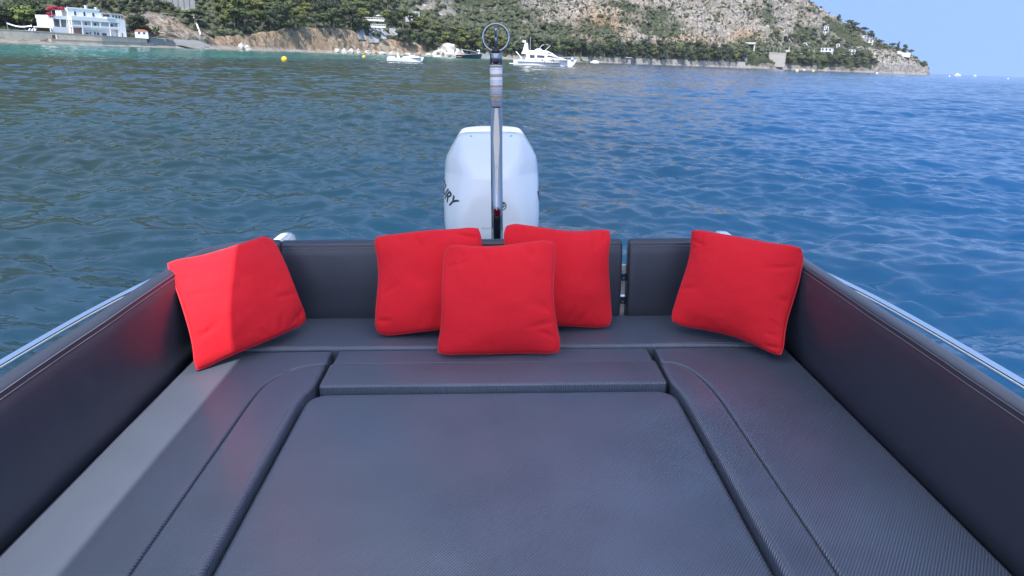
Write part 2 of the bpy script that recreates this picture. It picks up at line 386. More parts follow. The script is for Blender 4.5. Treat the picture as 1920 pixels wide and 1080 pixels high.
def build_terrain():
    C = np.array([col_points(*c) for c in COLS]); xs = np.array([c[0] for c in COLS], float)
    px = np.concatenate([np.arange(-7000, -1900, 300), np.arange(-1900, -420, 40), np.arange(-420, -20, 8), np.arange(-20, 1746, 2.5)])
    G = np.stack([np.stack([np.interp(px, xs, C[:, k, m]) for m in range(3)], -1) for k in range(C.shape[1])], 1)   # n,rows,3
    sub = [3, 8, 16, 16, 34, 44, 26, 14, 10]; rowsout = []; tpar = []
    for k, n in enumerate(sub):
        for t in np.arange(n) / n: rowsout.append(G[:, k] * (1 - t) + G[:, k + 1] * t); tpar.append(k + t)
    rowsout.append(G[:, -1]); tpar.append(len(sub)); tpar = np.array(tpar)
    S = np.stack(rowsout, 1); az, r, z = S[..., 0], S[..., 1], S[..., 2]
    P = np.stack([r * np.sin(az), r * np.cos(az), z], -1); n1, n2 = P.shape[:2]
    PX = np.repeat(px[:, None], n2, 1); T = np.repeat(tpar[None, :], n1, 0)
    flat = P.reshape(-1, 3)
    big = fbm(flat / 55.0, 4, 3).reshape(n1, n2); cr = fbm(flat * np.array([1, 1, 0.45]) / 16.0, 4, 11, True).reshape(n1, n2); sm = fbm(flat / 5.0, 3, 23).reshape(n1, n2); fi = fbm(flat * np.array([1, 1, 0.6]) / 6.5, 3, 71, True).reshape(n1, n2)
    far = np.clip((PX - 700) / 350, 0, 1); tip = 1 - np.clip((PX - 1590) / 120, 0, 1) * 0.55
    amp = np.clip((T - 1.6) / 0.8, 0, 1); terr = ((T > 2.9) & (T < 4.1) & (PX < 300)); amp = np.where(terr, 0.05, amp)
    up_r = np.clip((T - 4.0) / 1.2, 0, 1)
    dz = amp * tip * (big * (1.2 + 11 * far * up_r) + cr * (0.9 + 6.0 * far) + fi * (0.5 + 1.8 * far) + sm * (0.55 + 0.8 * far))
    P[..., 2] += dz * np.where(z > 0.5, 1, 0)
    sh = amp * tip * (cr * (1.2 + 5.5 * far) + fi * (0.6 + 1.6 * far) + sm * 1.0)               # crags also push in and out
    P[..., 0] += -sh * np.sin(az); P[..., 1] += -sh * np.cos(az)
    wl = np.exp(-((T - 1.0) / 0.7) ** 2) * sm * 2.5; P[..., 0] += wl * np.sin(az); P[..., 1] += wl * np.cos(az)
    flat = P.reshape(-1, 3); X, Y = to_pix(flat)
    tt = T.reshape(-1); nz = fbm(flat / 34.0, 4, 41); nf = fbm(flat / 9.0, 3, 57)
    # vegetation density, warm rock, pale stone
    veg = np.where(X < 700, 0.92, 0.80) + 0 * X
    veg -= 0.75 * blob(X, Y, 300, 42, 75, 26) + 0.35 * blob(X, Y, 390, 62, 60, 14)
    cliff = (tt > 1.9) & (tt < 3.25) & (X > 395) & (X < 800)
    veg = np.where(cliff, 0.05, veg)
    mid = np.clip((X - 960) / 140, 0, 1); hi = np.clip((96 - Y) / 25, 0, 1)
    rockm = 0.58 * mid * hi; rockm += 0.40 * blob(X, Y, 1030, 20, 60, 30) * 1 - 0.25 * blob(X, Y, 1090, 60, 60, 20)
    veg = np.where(X > 900, 0.86 - rockm, veg)
    veg -= 0.7 * blob(X, Y, 800, 10, 26, 9) + 0.7 * blob(X, Y, 832, 26, 16, 8)
    veg += 0.55 * blob(X, Y, 1555, 62, 50, 20) + 0.4 * blob(X, Y, 1450, 20, 22, 40) + 0.3 * blob(X, Y, 1230, 50, 50, 20)
    veg = np.where((X > 1635) & (Y > 92), 0.12, veg)
    veg = np.where(tt < 2.2, 0.0, veg)
    veg = np.clip(veg + 0.85 * nz + 0.25 * nf, 0, 1)
    warm = np.where(cliff, np.clip(0.75 + 0.8 * nz, 0, 1), 0.14 + 0.3 * nz)
    warm += 0.75 * blob(X, Y, 1130, 45, 50, 32) + 0.6 * blob(X, Y, 1290, 80, 60, 14) + 0.6 * blob(X, Y, 1400, 70, 25, 20) + 0.8 * blob(X, Y, 1605, 124, 16, 6) + 0.35 * blob(X, Y, 320, 50, 90, 30)
    warm = np.clip(warm, 0, 1); pale = np.where(tt < 2.1, 0.7 + 0.5 * nf, np.where(cliff, 0.1, 0) + np.clip(0.12 + 0.5 * nz + 0.4 * blob(X, Y, 1690, 128, 60, 12), 0, 1))
    me = bpy.data.meshes.new('coast_terrain'); N = len(flat); me.vertices.add(N); me.vertices.foreach_set('co', flat.ravel())
    i = np.arange(n1 - 1)[:, None]; j = np.arange(n2 - 1)[None, :]
    q = np.stack([i * n2 + j, (i + 1) * n2 + j, (i + 1) * n2 + j + 1, i * n2 + j + 1], -1).reshape(-1, 4)
    me.loops.add(q.size); me.loops.foreach_set('vertex_index', q.ravel().astype(np.int32)); me.polygons.add(len(q))
    me.polygons.foreach_set('loop_start', np.arange(len(q), dtype=np.int32) * 4); me.polygons.foreach_set('loop_total', np.full(len(q), 4, np.int32))
    at = me.attributes.new('zone', 'FLOAT_COLOR', 'POINT')
    at.data.foreach_set('color', np.stack([veg, warm, pale, np.ones(N)], -1).astype(np.float32).ravel())
    me.update(); me.validate(); me.polygons.foreach_set('use_smooth', [True] * len(me.polygons))
    return me, flat, veg, X, Y, tt
k = NT('coast_rock'); v = k.coord('Object')
at = k.n('ShaderNodeAttribute', attribute_name='zone'); sc_ = k.n('ShaderNodeSeparateColor'); k.l(at.outputs['Color'], sc_.inputs[0])
n1 = k.noise(v, 0.07, 6, 0.62, 0.5); n2 = k.noise(k.coord('Object', scale=(1, 1, 0.75)), 0.30, 6, 0.65, 0.6); n3 = k.noise(v, 1.3, 4, 0.6)
grey = k.ramp(n2, [(0.36, (0.060, 0.058, 0.053)), (0.45, (0.185, 0.172, 0.150)), (0.54, (0.31, 0.288, 0.250)), (0.66, (0.50, 0.465, 0.41))])  # both ramps: rock tones, with crag shadows painted in as the dark stops
wrm = k.ramp(n2, [(0.36, (0.09, 0.05, 0.028)), (0.45, (0.27, 0.155, 0.07)), (0.54, (0.39, 0.245, 0.12)), (0.66, (0.47, 0.36, 0.24))])
pal = k.ramp(n3, [(0.3, (0.22, 0.20, 0.165)), (0.6, (0.42, 0.385, 0.325))])
wf = k.math('ADD', sc_.outputs[1], k.math('MULTIPLY', k.math('SUBTRACT', n1, 0.5), 0.9), True)
rock = k.mix(wf, grey, wrm); rock = k.mix(k.math('MULTIPLY', sc_.outputs[2], 0.75), rock, pal)
vg = k.ramp(n3, [(0.35, (0.034, 0.045, 0.020)), (0.55, (0.060, 0.074, 0.034)), (0.75, (0.10, 0.105, 0.05))])
vf = k.math('ADD', sc_.outputs[0], k.math('MULTIPLY', k.math('SUBTRACT', n2, 0.5), 1.7))
vfr = k.n('ShaderNodeMapRange', interpolation_type='SMOOTHSTEP'); k.l(vf, vfr.inputs[0]); vfr.inputs[1].default_value = 0.42; vfr.inputs[2].default_value = 0.60
colr = k.mix(vfr.outputs[0], rock, vg)
bp = k.bump(n3, 0.8, 0.8, k.bump(n2, 1.0, 3.0))
M['coast'] = k.set(color=colr, rough=0.9, spec=0.2, normal=bp)
ter_me, TV, TVEG, TPX, TPY, TT = build_terrain()
terrain = tag(link('coast_terrain', ter_me, M['coast']), kind='structure')
bpy.context.view_layer.update()
BVT = BVHTree.FromPolygons([tuple(p) for p in TV], [tuple(p.vertices) for p in ter_me.polygons])
EYE = Vector((0, 0, CAM_Z))
def ground(px, py):
    h = BVT.ray_cast(EYE, ray_dir(px, py).normalized(), 4000); return h[0]
def drop(x, y):
    h = BVT.ray_cast(Vector((x, y, 900)), Vector((0, 0, -1)), 2000); return h[0].z if h[0] else 0.0
def rng(p): return math.hypot(p.x, p.y)
def mpx(p): return p.y / 1440.0          # metres per picture pixel at a point
def facing(p): return math.atan2(-p.x, p.y)   # turn about z so that local -y looks at the camera (local +x to the right)

# ------------------------------------------------------------------ vegetation
def leaf_mat(name, dark, mid_, light, sc=5.5):
    k = NT(name); v = k.coord('Object'); oi = k.n('ShaderNodeObjectInfo')
    n = k.noise(v, sc, 3, 0.6); c = k.ramp(n, [(0.3, dark), (0.52, mid_), (0.72, light)])
    f = k.math('ADD', k.math('MULTIPLY', oi.outputs['Random'], 0.7), 0.65)
    c = k.mix(1.0, c, k.ramp(oi.outputs['Random'], [(0, (0.62, 0.72, 0.72)), (0.5, (0.95, 0.95, 0.9)), (1, (1.35, 1.2, 0.9))]), 'MULTIPLY')
    return k.set(color=c, rough=0.75, spec=0.25)
M['pine'] = leaf_mat('pine_foliage', (0.034, 0.048, 0.018), (0.088, 0.106, 0.034), (0.175, 0.180, 0.060))
M['dark_leaf'] = leaf_mat('dark_foliage', (0.026, 0.038, 0.020), (0.050, 0.066, 0.034), (0.085, 0.098, 0.048))
M['bright_leaf'] = leaf_mat('bright_foliage', (0.050, 0.085, 0.028), (0.095, 0.140, 0.045), (0.150, 0.195, 0.075))
M['grey_leaf'] = leaf_mat('grey_foliage', (0.036, 0.046, 0.028), (0.062, 0.074, 0.046), (0.095, 0.105, 0.065))
M['bark'] = plain('grey_bark', (0.16, 0.125, 0.095), 0.9, bump=0.4)
M['flower'] = leaf_mat('bougainvillea_flowers', (0.30, 0.012, 0.035), (0.48, 0.025, 0.06), (0.60, 0.07, 0.10), 0.9)
def leaves(centres, per, size, g, flat=0.5):
    V = []; F = []
    for (c, rx, ry, rz) in centres:
        for _ in range(per):
            d = Vector((g.gauss(0, 1), g.gauss(0, 1), g.gauss(0, 1))).normalized(); k_ = g.uniform(0.62, 1.06) ** 0.6
            p = Vector(c) + Vector((d.x * rx, d.y * ry, d.z * rz)) * k_
            nrm = (d + Vector((g.gauss(0, .26), g.gauss(0, .26), g.gauss(0, .26) + flat * 0.6))).normalized()
            t = nrm.cross(Vector((g.gauss(0, 1), g.gauss(0, 1), g.gauss(0, 1)))).normalized(); b = nrm.cross(t); s = size * g.uniform(0.6, 1.35)
            n = len(V); V += [p + t * s, p + b * s * 0.7, p - t * s, p - b * s * 0.7]; F.append((n, n + 1, n + 2, n + 3))
    return V, F
def proto(kind, seed):
    """unit-height tree meshes (trunk, crown)"""
    g = random.Random(seed); tk = MB(); cs = []
    if kind in ('pine', 'umbrella'):
        um = kind == 'umbrella'
        lean = Vector((g.uniform(-.10, .10), g.uniform(-.1, .1), 0)); top = Vector((lean.x, lean.y, 0.70 if um else 0.62))
        tk.tube([(0, 0, -0.08), lean * 0.3 + Vector((0, 0, 0.25)), top * 0.85, top], [0.030, 0.024, 0.018, 0.012], 6)
        nb = 8 if um else 9
        for i in range(nb):
            a = i * 2.4 + g.uniform(-.4, .4); rr = g.uniform(0.10, 0.36 if um else 0.30); zz = g.uniform(0.72, 0.88) if um else g.uniform(0.40, 0.92)
            if not um: rr *= 1.15 - 0.5 * (zz - 0.4)
            c = Vector((lean.x + rr * math.cos(a), lean.y + rr * math.sin(a), zz)); cs.append((c, g.uniform(.13, .21), g.uniform(.13, .21), g.uniform(.055, .085) if um else g.uniform(.07, .12)))
            tk.tube([top * g.uniform(0.55, 0.9), (top * 0.8 + c) / 2 + Vector((0, 0, -.02)), c], [0.012, 0.009, 0.005], 5)
        cs.append((Vector((lean.x, lean.y, 0.9)), .2, .2, .09))
        V, F = leaves(cs, 115, 0.044, g, 0.9)
    elif kind == 'round':
        tk.tube([(0, 0, -0.08), (0.01, 0, 0.2), (0, 0.01, 0.45)], [0.04, 0.03, 0.02], 6)
        for i in range(13):
            a = i * 2.4; zz = g.uniform(0.22, 0.88); rr = 0.42 * math.sin(math.pi * min(1, zz * 0.95)) * g.uniform(0.5, 1)
            c = Vector((rr * math.cos(a), rr * math.sin(a), zz)); cs.append((c, g.uniform(.14, .22), g.uniform(.14, .22), g.uniform(.10, .16)))
            tk.tube([(0, 0, 0.25), c * 0.6 + Vector((0, 0, .1)), c], [0.014, 0.01, 0.005], 5)
        V, F = leaves(cs, 85, 0.045, g, 0.5)
    elif kind == 'cypress':
        tk.tube([(0, 0, -0.08), (0, 0, 0.5)], [0.022, 0.01], 6)
        for i in range(12):
            t = i / 11; rr = 0.115 * (1 - t) ** 0.7 + 0.02
            cs.append((Vector((g.uniform(-.02, .02), g.uniform(-.02, .02), 0.08 + 0.88 * t)), rr, rr, 0.08))
        V, F = leaves(cs, 70, 0.028, g, 0.2)
    elif kind == 'tier':        # tiered conifer
        tk.tube([(0, 0, -0.08), (0, 0, 0.98)], [0.018, 0.004], 6)
        for i in range(9):
            t = i / 8; rr = 0.30 * (1 - t) + 0.03
            for q in range(6):
                a = q * 1.047 + i; c = Vector((rr * 0.55 * math.cos(a), rr * 0.55 * math.sin(a), 0.14 + 0.8 * t)); cs.append((c, rr * 0.45, rr * 0.45, 0.016))
                tk.tube([(0, 0, c.z), c * 1.2 + Vector((0, 0, -c.z * 0.2))], [0.007, 0.003], 4)
        V, F = leaves(cs, 20, 0.024, g, 0.8)
    else:                        # palm-like broad leaves
        for i in range(4):
            a = i * 1.6; tk.tube([(0.05 * math.cos(a), 0.05 * math.sin(a), -0.08), (0.1 * math.cos(a), 0.1 * math.sin(a), 0.45)], [0.035, 0.03], 6)
        V, F = [], []
        for i in range(46):
            a = g.uniform(0, 6.28); e = g.uniform(0.2, 1.2); l = g.uniform(0.3, 0.5); st = Vector((0.1 * math.cos(a), 0.1 * math.sin(a), g.uniform(.35, .5)))
            d = Vector((math.cos(a) * math.cos(e), math.sin(a) * math.cos(e), math.sin(e))); s_ = Vector((-math.sin(a), math.cos(a), 0)) * 0.05
            m_ = st + d * l * 0.6; t_ = st + d * l + Vector((0, 0, -0.12)); n = len(V)
            V += [st - s_ * .4, st + s_ * .4, m_ + s_, m_ - s_, t_]; F += [(n, n + 1, n + 2, n + 3), (n + 3, n + 2, n + 4)]
    tm = bpy.data.meshes.new(kind + '_trunk'); tm.from_pydata([tuple(p) for p in tk.v], [], tk.f); tm.update()
    cm = bpy.data.meshes.new(kind + '_crown'); cm.from_pydata([tuple(p) for p in V], [], F); cm.update()
    return tm, cm
PRO = {}
def tree(kind, variant, mat, name, label, cat, group, px, py, hpx, wide=1.0, at=None, sink=0.3):
    key = (kind, variant, mat)
    if key not in PRO:
        tm, cm = proto(kind, hash((len(kind), variant)) % 1000 + variant); tm.materials.append(M['bark']); cm.materials.append(M[mat]); PRO[key] = (tm, cm)
    p = at or ground(px, py)
    if p is None: return None
    h = hpx * mpx(p) * 0.97
    r = thing(name, label, cat, group=group, loc=(p.x, p.y, p.z - 0.02 * h), rz=rnd.uniform(0, 6.28)); r.scale = (h * wide, h * wide, h)
    link('trunk', PRO[key][0], None, r); link('crown', PRO[key][1], None, r)
    return r
ORD = ['first', 'second', 'third', 'fourth', 'fifth', 'sixth', 'seventh', 'eighth', 'ninth', 'tenth', 'eleventh', 'twelfth', 'thirteenth', 'fourteenth', 'fifteenth', 'sixteenth', 'seventeenth', 'eighteenth', 'nineteenth', 'twentieth', 'twenty-first', 'twenty-second', 'twenty-third', 'twenty-fourth', 'twenty-fifth']
def row(x0, x1, n, yb, hpx, kinds, name, label, group, wide=(0.9, 1.25), jx=8, jy=3):
    for i in range(n):
        x = x0 + (x1 - x0) * (i + 0.5) / n + rnd.uniform(-jx, jx); y = yb(x) if callable(yb) else yb
        kd, mt = rnd.choice(kinds)
        tree(kd, rnd.randrange(3), mt, name, label + ', ' + ORD[i] + ' from the left', 'tree', group, x, y + rnd.uniform(-jy, jy), rnd.uniform(*hpx), rnd.uniform(*wide))
PI_ = [('pine', 'pine'), ('pine', 'pine'), ('umbrella', 'pine'), ('round', 'dark_leaf')]
DK = [('round', 'dark_leaf'), ('pine', 'dark_leaf'), ('pine', 'pine')]
row(-30, 100, 9, 48, (38, 52), [('round', 'dark_leaf')], 'dark_tree', 'dense dark tree at the left edge behind the pale green tree', 'trees left of the white house', jy=5)
row(100, 330, 13, lambda x: 14 + 0.03 * (x - 100), (14, 22), [('round', 'grey_leaf'), ('round', 'dark_leaf')], 'hillside_tree', 'scrubby hillside tree above the white house', 'trees above the white house', jy=7)
row(244, 275, 4, 62, (24, 34), [('round', 'dark_leaf')], 'dark_tree', 'dark leafy tree against the right end of the white house', 'trees right of the white house', jx=3)
tree('round', 7, 'bright_leaf', 'broadleaf_tree', 'big pale green tree left of the red flowering roof', 'tree', None, 46, 54, 49, 1.25)
tree('palm', 1, 'bright_leaf', 'banana_plant', 'bright yellow-green plant beside the orange-roofed hut', 'plant', None, 294, 67, 24, 1.1)
tree('tier', 1, 'dark_leaf', 'tiered_conifer', 'small tiered conifer right of the orange-roofed hut', 'tree', None, 320, 69, 32, 1.0)
tree('umbrella', 4, 'pine', 'umbrella_pine', 'flat-topped yellow-green pine over the white drain pipe', 'tree', None, 366, 46, 30, 1.9)
tree('pine', 5, 'pine', 'pine_tree', 'bushy pine leaning out above the brown slope beside the drain pipe', 'tree', None, 446, 55, 60, 0.95)
row(408, 690, 12, lambda x: 54 if x < 660 else 58, (30, 46), PI_, 'pine_tree', 'pine on the brink of the orange cliff', 'pines along the top of the orange cliff', jy=3)
row(400, 700, 13, 40, (36, 46), PI_, 'pine_tree', 'pine in the second row above the orange cliff', 'pines in the wood above the orange cliff')
row(395, 740, 14, 24, (34, 46), PI_, 'pine_tree', 'pine high up in the wood above the orange cliff', 'pines high in the wood')
row(390, 800, 15, 6, (30, 42), PI_, 'pine_tree', 'pine at the top edge of the picture above the orange cliff', 'pines at the top of the wood')
row(715, 800, 6, lambda x: 48 + 0.1 * (x - 715), (28, 38), PI_, 'pine_tree', 'pine around the pale villa in the trees', 'pines around the pale villa')
row(745, 905, 10, lambda x: 80 + 0.13 * (x - 745), (26, 36), PI_, 'pine_tree', 'pine on the slope right of the grey concrete slabs', 'pines on the slope behind the speedboat', jy=4)
row(770, 920, 9, lambda x: 62 + 0.14 * (x - 770), (24, 32), PI_, 'pine_tree', 'pine in the upper row behind the white boulders', 'pines behind the white boulders', jy=4)
row(840, 960, 8, 92, (26, 36), DK, 'dark_tree', 'dark tree behind the black-hulled boat', 'trees behind the black boat', jy=4)
row(935, 1100, 13, lambda x: 101 + 0.03 * (x - 935), (22, 34), DK, 'dark_tree', 'dark tree behind the white motor yacht', 'trees behind the motor yacht', jy=4)
row(1085, 1395, 23, lambda x: 107 + 0.028 * (x - 1085), (18, 28), DK, 'dark_tree', 'dark tree standing right behind the long shore wall', 'trees behind the long shore wall', jx=5, jy=2)
row(1080, 1380, 18, lambda x: 98 + 0.026 * (x - 1080), (18, 28), DK, 'dark_tree', 'dark tree in the back row behind the long shore wall', 'trees in the back row behind the shore wall', jx=6, jy=3)
for i_, (x, h) in enumerate(((1247, 24), (1256, 27), (1264, 25), (1393, 20))):
    tree('cypress', rnd.randrange(2), 'dark_leaf', 'cypress_tree', ORD[i_] + ' from the left of three slender cypresses behind the shore wall' if x < 1300 else 'lone dark cypress beside the railway tunnel', 'tree', 'cypresses on the shore' if x < 1300 else None, x, 100 if x < 1300 else 108, h)
tree('round', 2, 'bright_leaf', 'shore_bush', 'round light green bush below the railway tunnel', 'bush', None, 1408, 113, 12, 1.2)
row(1468, 1640, 15, lambda x: 119 + 0.02 * (x - 1468), (12, 18), [('umbrella', 'pine'), ('pine', 'pine'), ('round', 'dark_leaf')], 'pine_tree', 'low pine along the shore of the far headland', 'shore pines of the headland', jx=4, jy=2, wide=(1.2, 1.7))
row(1475, 1640, 12, lambda x: 106 + 0.02 * (x - 1475), (9, 14), DK, 'dark_tree', 'small dark tree among the white villas of the headland', 'trees among the headland villas', jx=5, jy=4)
row(1440, 1600, 16, lambda x: 76 + 0.05 * (x - 1440), (10, 15), DK, 'dark_tree', 'small dark tree on the slope above the headland villas', 'trees above the headland villas', jx=5, jy=8)
for i_, (x, y, h, w) in enumerate(((1572, 38, 11, 1), (1589, 52, 15, 1.1), (1603, 58, 17, 1.1), (1618, 66, 16, 1.3), (1632, 75, 18, 1.0), (1648, 88, 14, 1.3))):
    tree('umbrella' if w > 1 else 'pine', rnd.randrange(3), 'dark_leaf', 'skyline_pine', ORD[i_] + ' dark pine from the left on the falling skyline of the headland', 'tree', 'skyline pines of the headland', x, y, h, w)
for kd, x, y, h, w, lb in (('umbrella', 1673, 95, 15, 1.2, 'flat dark pine left of the cypress on the headland tip'), ('cypress', 1682, 97, 19, 1.6, 'dark cypress on the white wall of the headland tip'), ('round', 1695, 98, 15, 0.95, 'round dark tree right of the cypress on the headland tip'),
                           ('umbrella', 1706, 108, 16, 0.9, 'dark pine on the cliff edge of the headland tip'), ('umbrella', 1716, 116, 11, 0.8, 'thin little pine near the outermost rock'), ('round', 1730, 124, 10, 1.7, 'wide green tree on the outermost rock of the headland')):
    tree(kd, 1, 'dark_leaf' if y < 110 else 'pine', 'headland_tree', lb, 'tree', None, x, y, h, w)

# scrub: one mass of small bushes clinging to the mountain
def scrub():
    g = np.random.default_rng(3); bmx = bmesh.new(); bmesh.ops.create_icosphere(bmx, subdivisions=1, radius=1.0)
    base = np.array([v.co[:] for v in bmx.verts]); fc = np.array([[v.index for v in f.verts] for f in bmx.faces]); bmx.free()
    vis = (TPX > -60) & (TPX < 1740) & (TPY > -25) & (TT > 3.3) & (TT < 6.6) & ~((TT < 4.25) & (TPX < 345))
    w = np.where(vis, np.clip(TVEG - 0.12, 0, 1) ** 1.6, 0); rr = np.hypot(TV[:, 0], TV[:, 1]); w *= np.where(rr > 620, 1.0, 0.55)
    idx = g.choice(len(TV), 7000, replace=False, p=w / w.sum())
    w2 = np.where(vis & (TPX > 930), np.clip(1 - TVEG, 0, 1), 0); w2[idx] = 0; idx2 = g.choice(len(TV), 2600, replace=False, p=w2 / w2.sum()); small = len(idx); idx = np.concatenate([idx, idx2])
    p = TV[idx] + g.normal(0, 0.8, (len(idx), 3)) * [1, 1, 0.2]
    s = g.uniform(0.40, 1.0, len(idx)) ** 1.6 * np.where(rr[idx] > 620, 3.4, 1.9) * np.where(TPX[idx] > 1560, 0.7, 1)
    s[small:] *= 0.55
    V = base[None] * (1 + 0.42 * g.normal(0, 1, (len(idx), len(base), 1))) * s[:, None, None] * np.array([1.1, 1.1, 0.85]) + p[:, None, :] + np.array([0, 0, 0.25]) * s[:, None, None]
    F = fc[None] + (np.arange(len(idx)) * len(base))[:, None, None]
    me = bpy.data.meshes.new('hillside_scrub'); V = V.reshape(-1, 3); F = F.reshape(-1, 3)
    me.vertices.add(len(V)); me.vertices.foreach_set('co', V.ravel()); me.loops.add(F.size); me.loops.foreach_set('vertex_index', F.ravel().astype(np.int32))
    me.polygons.add(len(F)); me.polygons.foreach_set('loop_start', np.arange(len(F), dtype=np.int32) * 3); me.polygons.foreach_set('loop_total', np.full(len(F), 3, np.int32))
    me.update(); me.validate()
    k = NT('scrub_foliage'); v = k.coord('Object'); n = k.noise(v, 0.22, 4, 0.7)
    c = k.ramp(n, [(0.3, (0.038, 0.048, 0.026)), (0.5, (0.070, 0.080, 0.044)), (0.7, (0.118, 0.120, 0.066))])
    tag(link('hillside_scrub', me, k.set(color=c, rough=0.85, spec=0.2)), 'dark green scrub growing over the rocky mountainside', 'scrub', kind='stuff')
scrub()
# ------------------------------------------------------------------ buildings on the coast
M['wall_white'] = plain('white_render', (0.72, 0.72, 0.70), 0.8, var=0.06, scale=0.6)
M['wall_cream'] = plain('cream_render', (0.50, 0.46, 0.39), 0.85, var=0.1, scale=0.5)
M['wall_grey'] = plain('grey_render', (0.40, 0.39, 0.37), 0.85, var=0.12, scale=0.5)
M['stone'] = plain('coursed_stone', (0.40, 0.365, 0.30), 0.95, var=0.35, scale=0.45, bump=0.8, bscale=1.2)
M['pale_stone'] = plain('pale_masonry', (0.36, 0.33, 0.28), 0.95, var=0.3, scale=0.3, bump=0.5, bscale=1.0)
M['concrete'] = plain('weathered_concrete', (0.25, 0.25, 0.245), 0.9, var=0.22, scale=0.35, bump=0.3, bscale=2)
M['pane'] = plain('dark_window_glass', (0.035, 0.045, 0.06), 0.08, var=0.3, spec=0.8)
M['tile'] = plain('orange_roof_tile', (0.48, 0.15, 0.07), 0.8, var=0.2, scale=1.5)
M['rose'] = plain('faded_red_shutter', (0.45, 0.22, 0.19), 0.8)
M['shade_cloth'] = plain('white_awning_cloth', (0.74, 0.74, 0.72), 0.8)
M['iron_and_shade'] = plain('dark_iron_and_shade', (0.03, 0.03, 0.035), 0.5)  # iron, and the shade colour filled into the shore openings
def window(parent, x0, x1, z0, z1, y, arched=False, wall='wall_white'):
    """framed window on a face that looks along -y"""
    w = MB(); t = 0.12; n = 8
    if arched:
        cx = (x0 + x1) / 2; rr = (x1 - x0) / 2; arc = [(cx + rr * math.cos(R(180 * k / n)), z1 - rr + rr * math.sin(R(180 * k / n))) for k in range(n + 1)]
        out = [(x0, z0)] + [(x1, z0)] + arc
    else: out = [(x0, z0), (x1, z0), (x1, z1), (x0, z1)]
    cx = sum(p[0] for p in out) / len(out); cz = sum(p[1] for p in out) / len(out)
    big = [(cx + (p[0] - cx) * 1.16, cz + (p[1] - cz) * 1.10) for p in out]
    nn = len(out); v = [(p[0], y - 0.10, p[1]) for p in big] + [(p[0], y - 0.10, p[1]) for p in out] + [(p[0], y - 0.02, p[1]) for p in out] + [(p[0], y + 0.01, p[1]) for p in big]
    f = []
    for i in range(nn):
        j = (i + 1) % nn; f += [(i, j, nn + j, nn + i), (nn + i, nn + j, 2 * nn + j, 2 * nn + i), (3 * nn + i, 3 * nn + j, j, i)]
    w.add(v, f); o = w.build('window', M[wall], parent)
    mesh('pane', [(p[0], y - 0.03, p[1]) for p in out], [tuple(range(nn))], M['pane'], o, smooth=False)
    return o
# --- the white house on the left shore
TH = R(40)
p0 = at_range(138, 64, 352); gz = 3.55
hang = facing(p0)
house = thing('white_house', 'large white house with columned loggia behind the left sea wall', 'house', loc=(p0.x, p0.y, gz), rz=hang + TH)
HS = 352.0
house.scale = (0.74, 0.74, 0.84)
def fx(px):
    o_ = px - 138.0; return o_ * HS / (1440 * math.cos(TH) - o_ * math.sin(TH))
Lh = fx(240); Wd = 15.0; UZ = 0.2365
MB().box(0.3, Lh, 2.0, Wd, -2.0, 8.45).build('main_block', M['wall_white'], house)
MB().box(-0.1, fx(229), -0.15, 2.1, 6.95, 8.75).build('terrace_parapet', M['wall_white'], house)
MB().box(0.0, fx(229), 0.0, 2.05, 3.75, 4.2).build('loggia_floor', M['wall_white'], house)
MB().box(0.05, fx(229), -0.06, 0.10, 4.2, 4.95).build('loggia_railing', M['wall_white'], house)
MB().box(fx(229), Lh + 0.2, -0.1, 2.1, -2.0, 8.6).build('end_bay', M['wall_white'], house)
for q in (138, 157, 175, 192, 210, 227):
    MB().box(fx(q) - 0.28, fx(q) + 0.28, -0.10, 0.42, -1.0 if q < 160 or q > 205 else 3.7, 6.96).build('column', M['wall_white'], house)
MB().box(fx(157.5), fx(211), 0.25, 1.6, 2.9, 3.78).build('awning_box', M['wall_white'], house)
MB().box(fx(157.5), fx(211), 0.9, 2.0, -1.0, 2.9).build('ground_floor_front', M['wall_white'], house)
MB().box(0.6, fx(156), 1.5, 1.98, 0.4, 3.3).build('red_shutter', M['rose'], house)
MB().box(-0.3, Lh + 0.3, -0.6, 2.0, -2.5, -0.25).build('plinth', M['wall_white'], house)
for a_, b_, z0, z1 in ((163, 169.5, 0.6, 1.7), (171.5, 174, 0.5, 2.0), (180, 183, 0.4, 2.2), (185, 189.5, 0.7, 1.9), (195, 204, 0.6, 1.8)):
    window(house, fx(a_), fx(b_), z0, z1, 0.88)
window(house, fx(213), fx(216.5), 0.2, 2.3, 1.98); window(house, fx(230.5), fx(233), -0.1, 2.3, -0.12); window(house, fx(167.5), fx(171), 4.4, 6.3, 1.98); window(house, fx(185), fx(189), 4.4, 6.3, 1.98); window(house, fx(216), fx(221), 4.4, 6.3, 1.98)
up2 = MB().box(0.4, fx(200), 2.6, 11.5, 8.45, 12.3).build('upper_storey', M['wall_white'], house)
MB().box(0.2, fx(200) + 0.2, 2.35, 2.75, 12.1, 12.75).build('roof_parapet', M['wall_white'], house)
for q in (153, 170.5, 187.5): window(house, fx(q - 2.2), fx(q + 2.2), 9.2, 11.2, 2.58, True)
for q, hgt in ((178, 13.9), (197, 13.4)):
    ch = MB().box(fx(q) - 0.45, fx(q) + 0.45, 3.2, 4.1, 12.2, hgt).build('chimney', M['wall_white'], house)
    MB().box(fx(q) - 0.65, fx(q) + 0.65, 3.0, 4.3, hgt, hgt + 0.25).build('chimney_cap', M['wall_white'], ch)
MB().box(fx(200) + 0.05, Lh, 2.4, 11.0, 8.45, 11.0).build('annex', M['wall_white'], house)
MB().box(fx(200) + 0.1, Lh + 0.3, 1.2, 11.2, 11.0, 11.35).build('annex_roof', M['wall_cream'], house)
MB().box(fx(205), fx(220), -0.5, 2.4, 8.77, 9.5).build('annex_balcony', M['wall_white'], house)
window(house, fx(205), fx(218), 9.55, 10.7, 2.38)
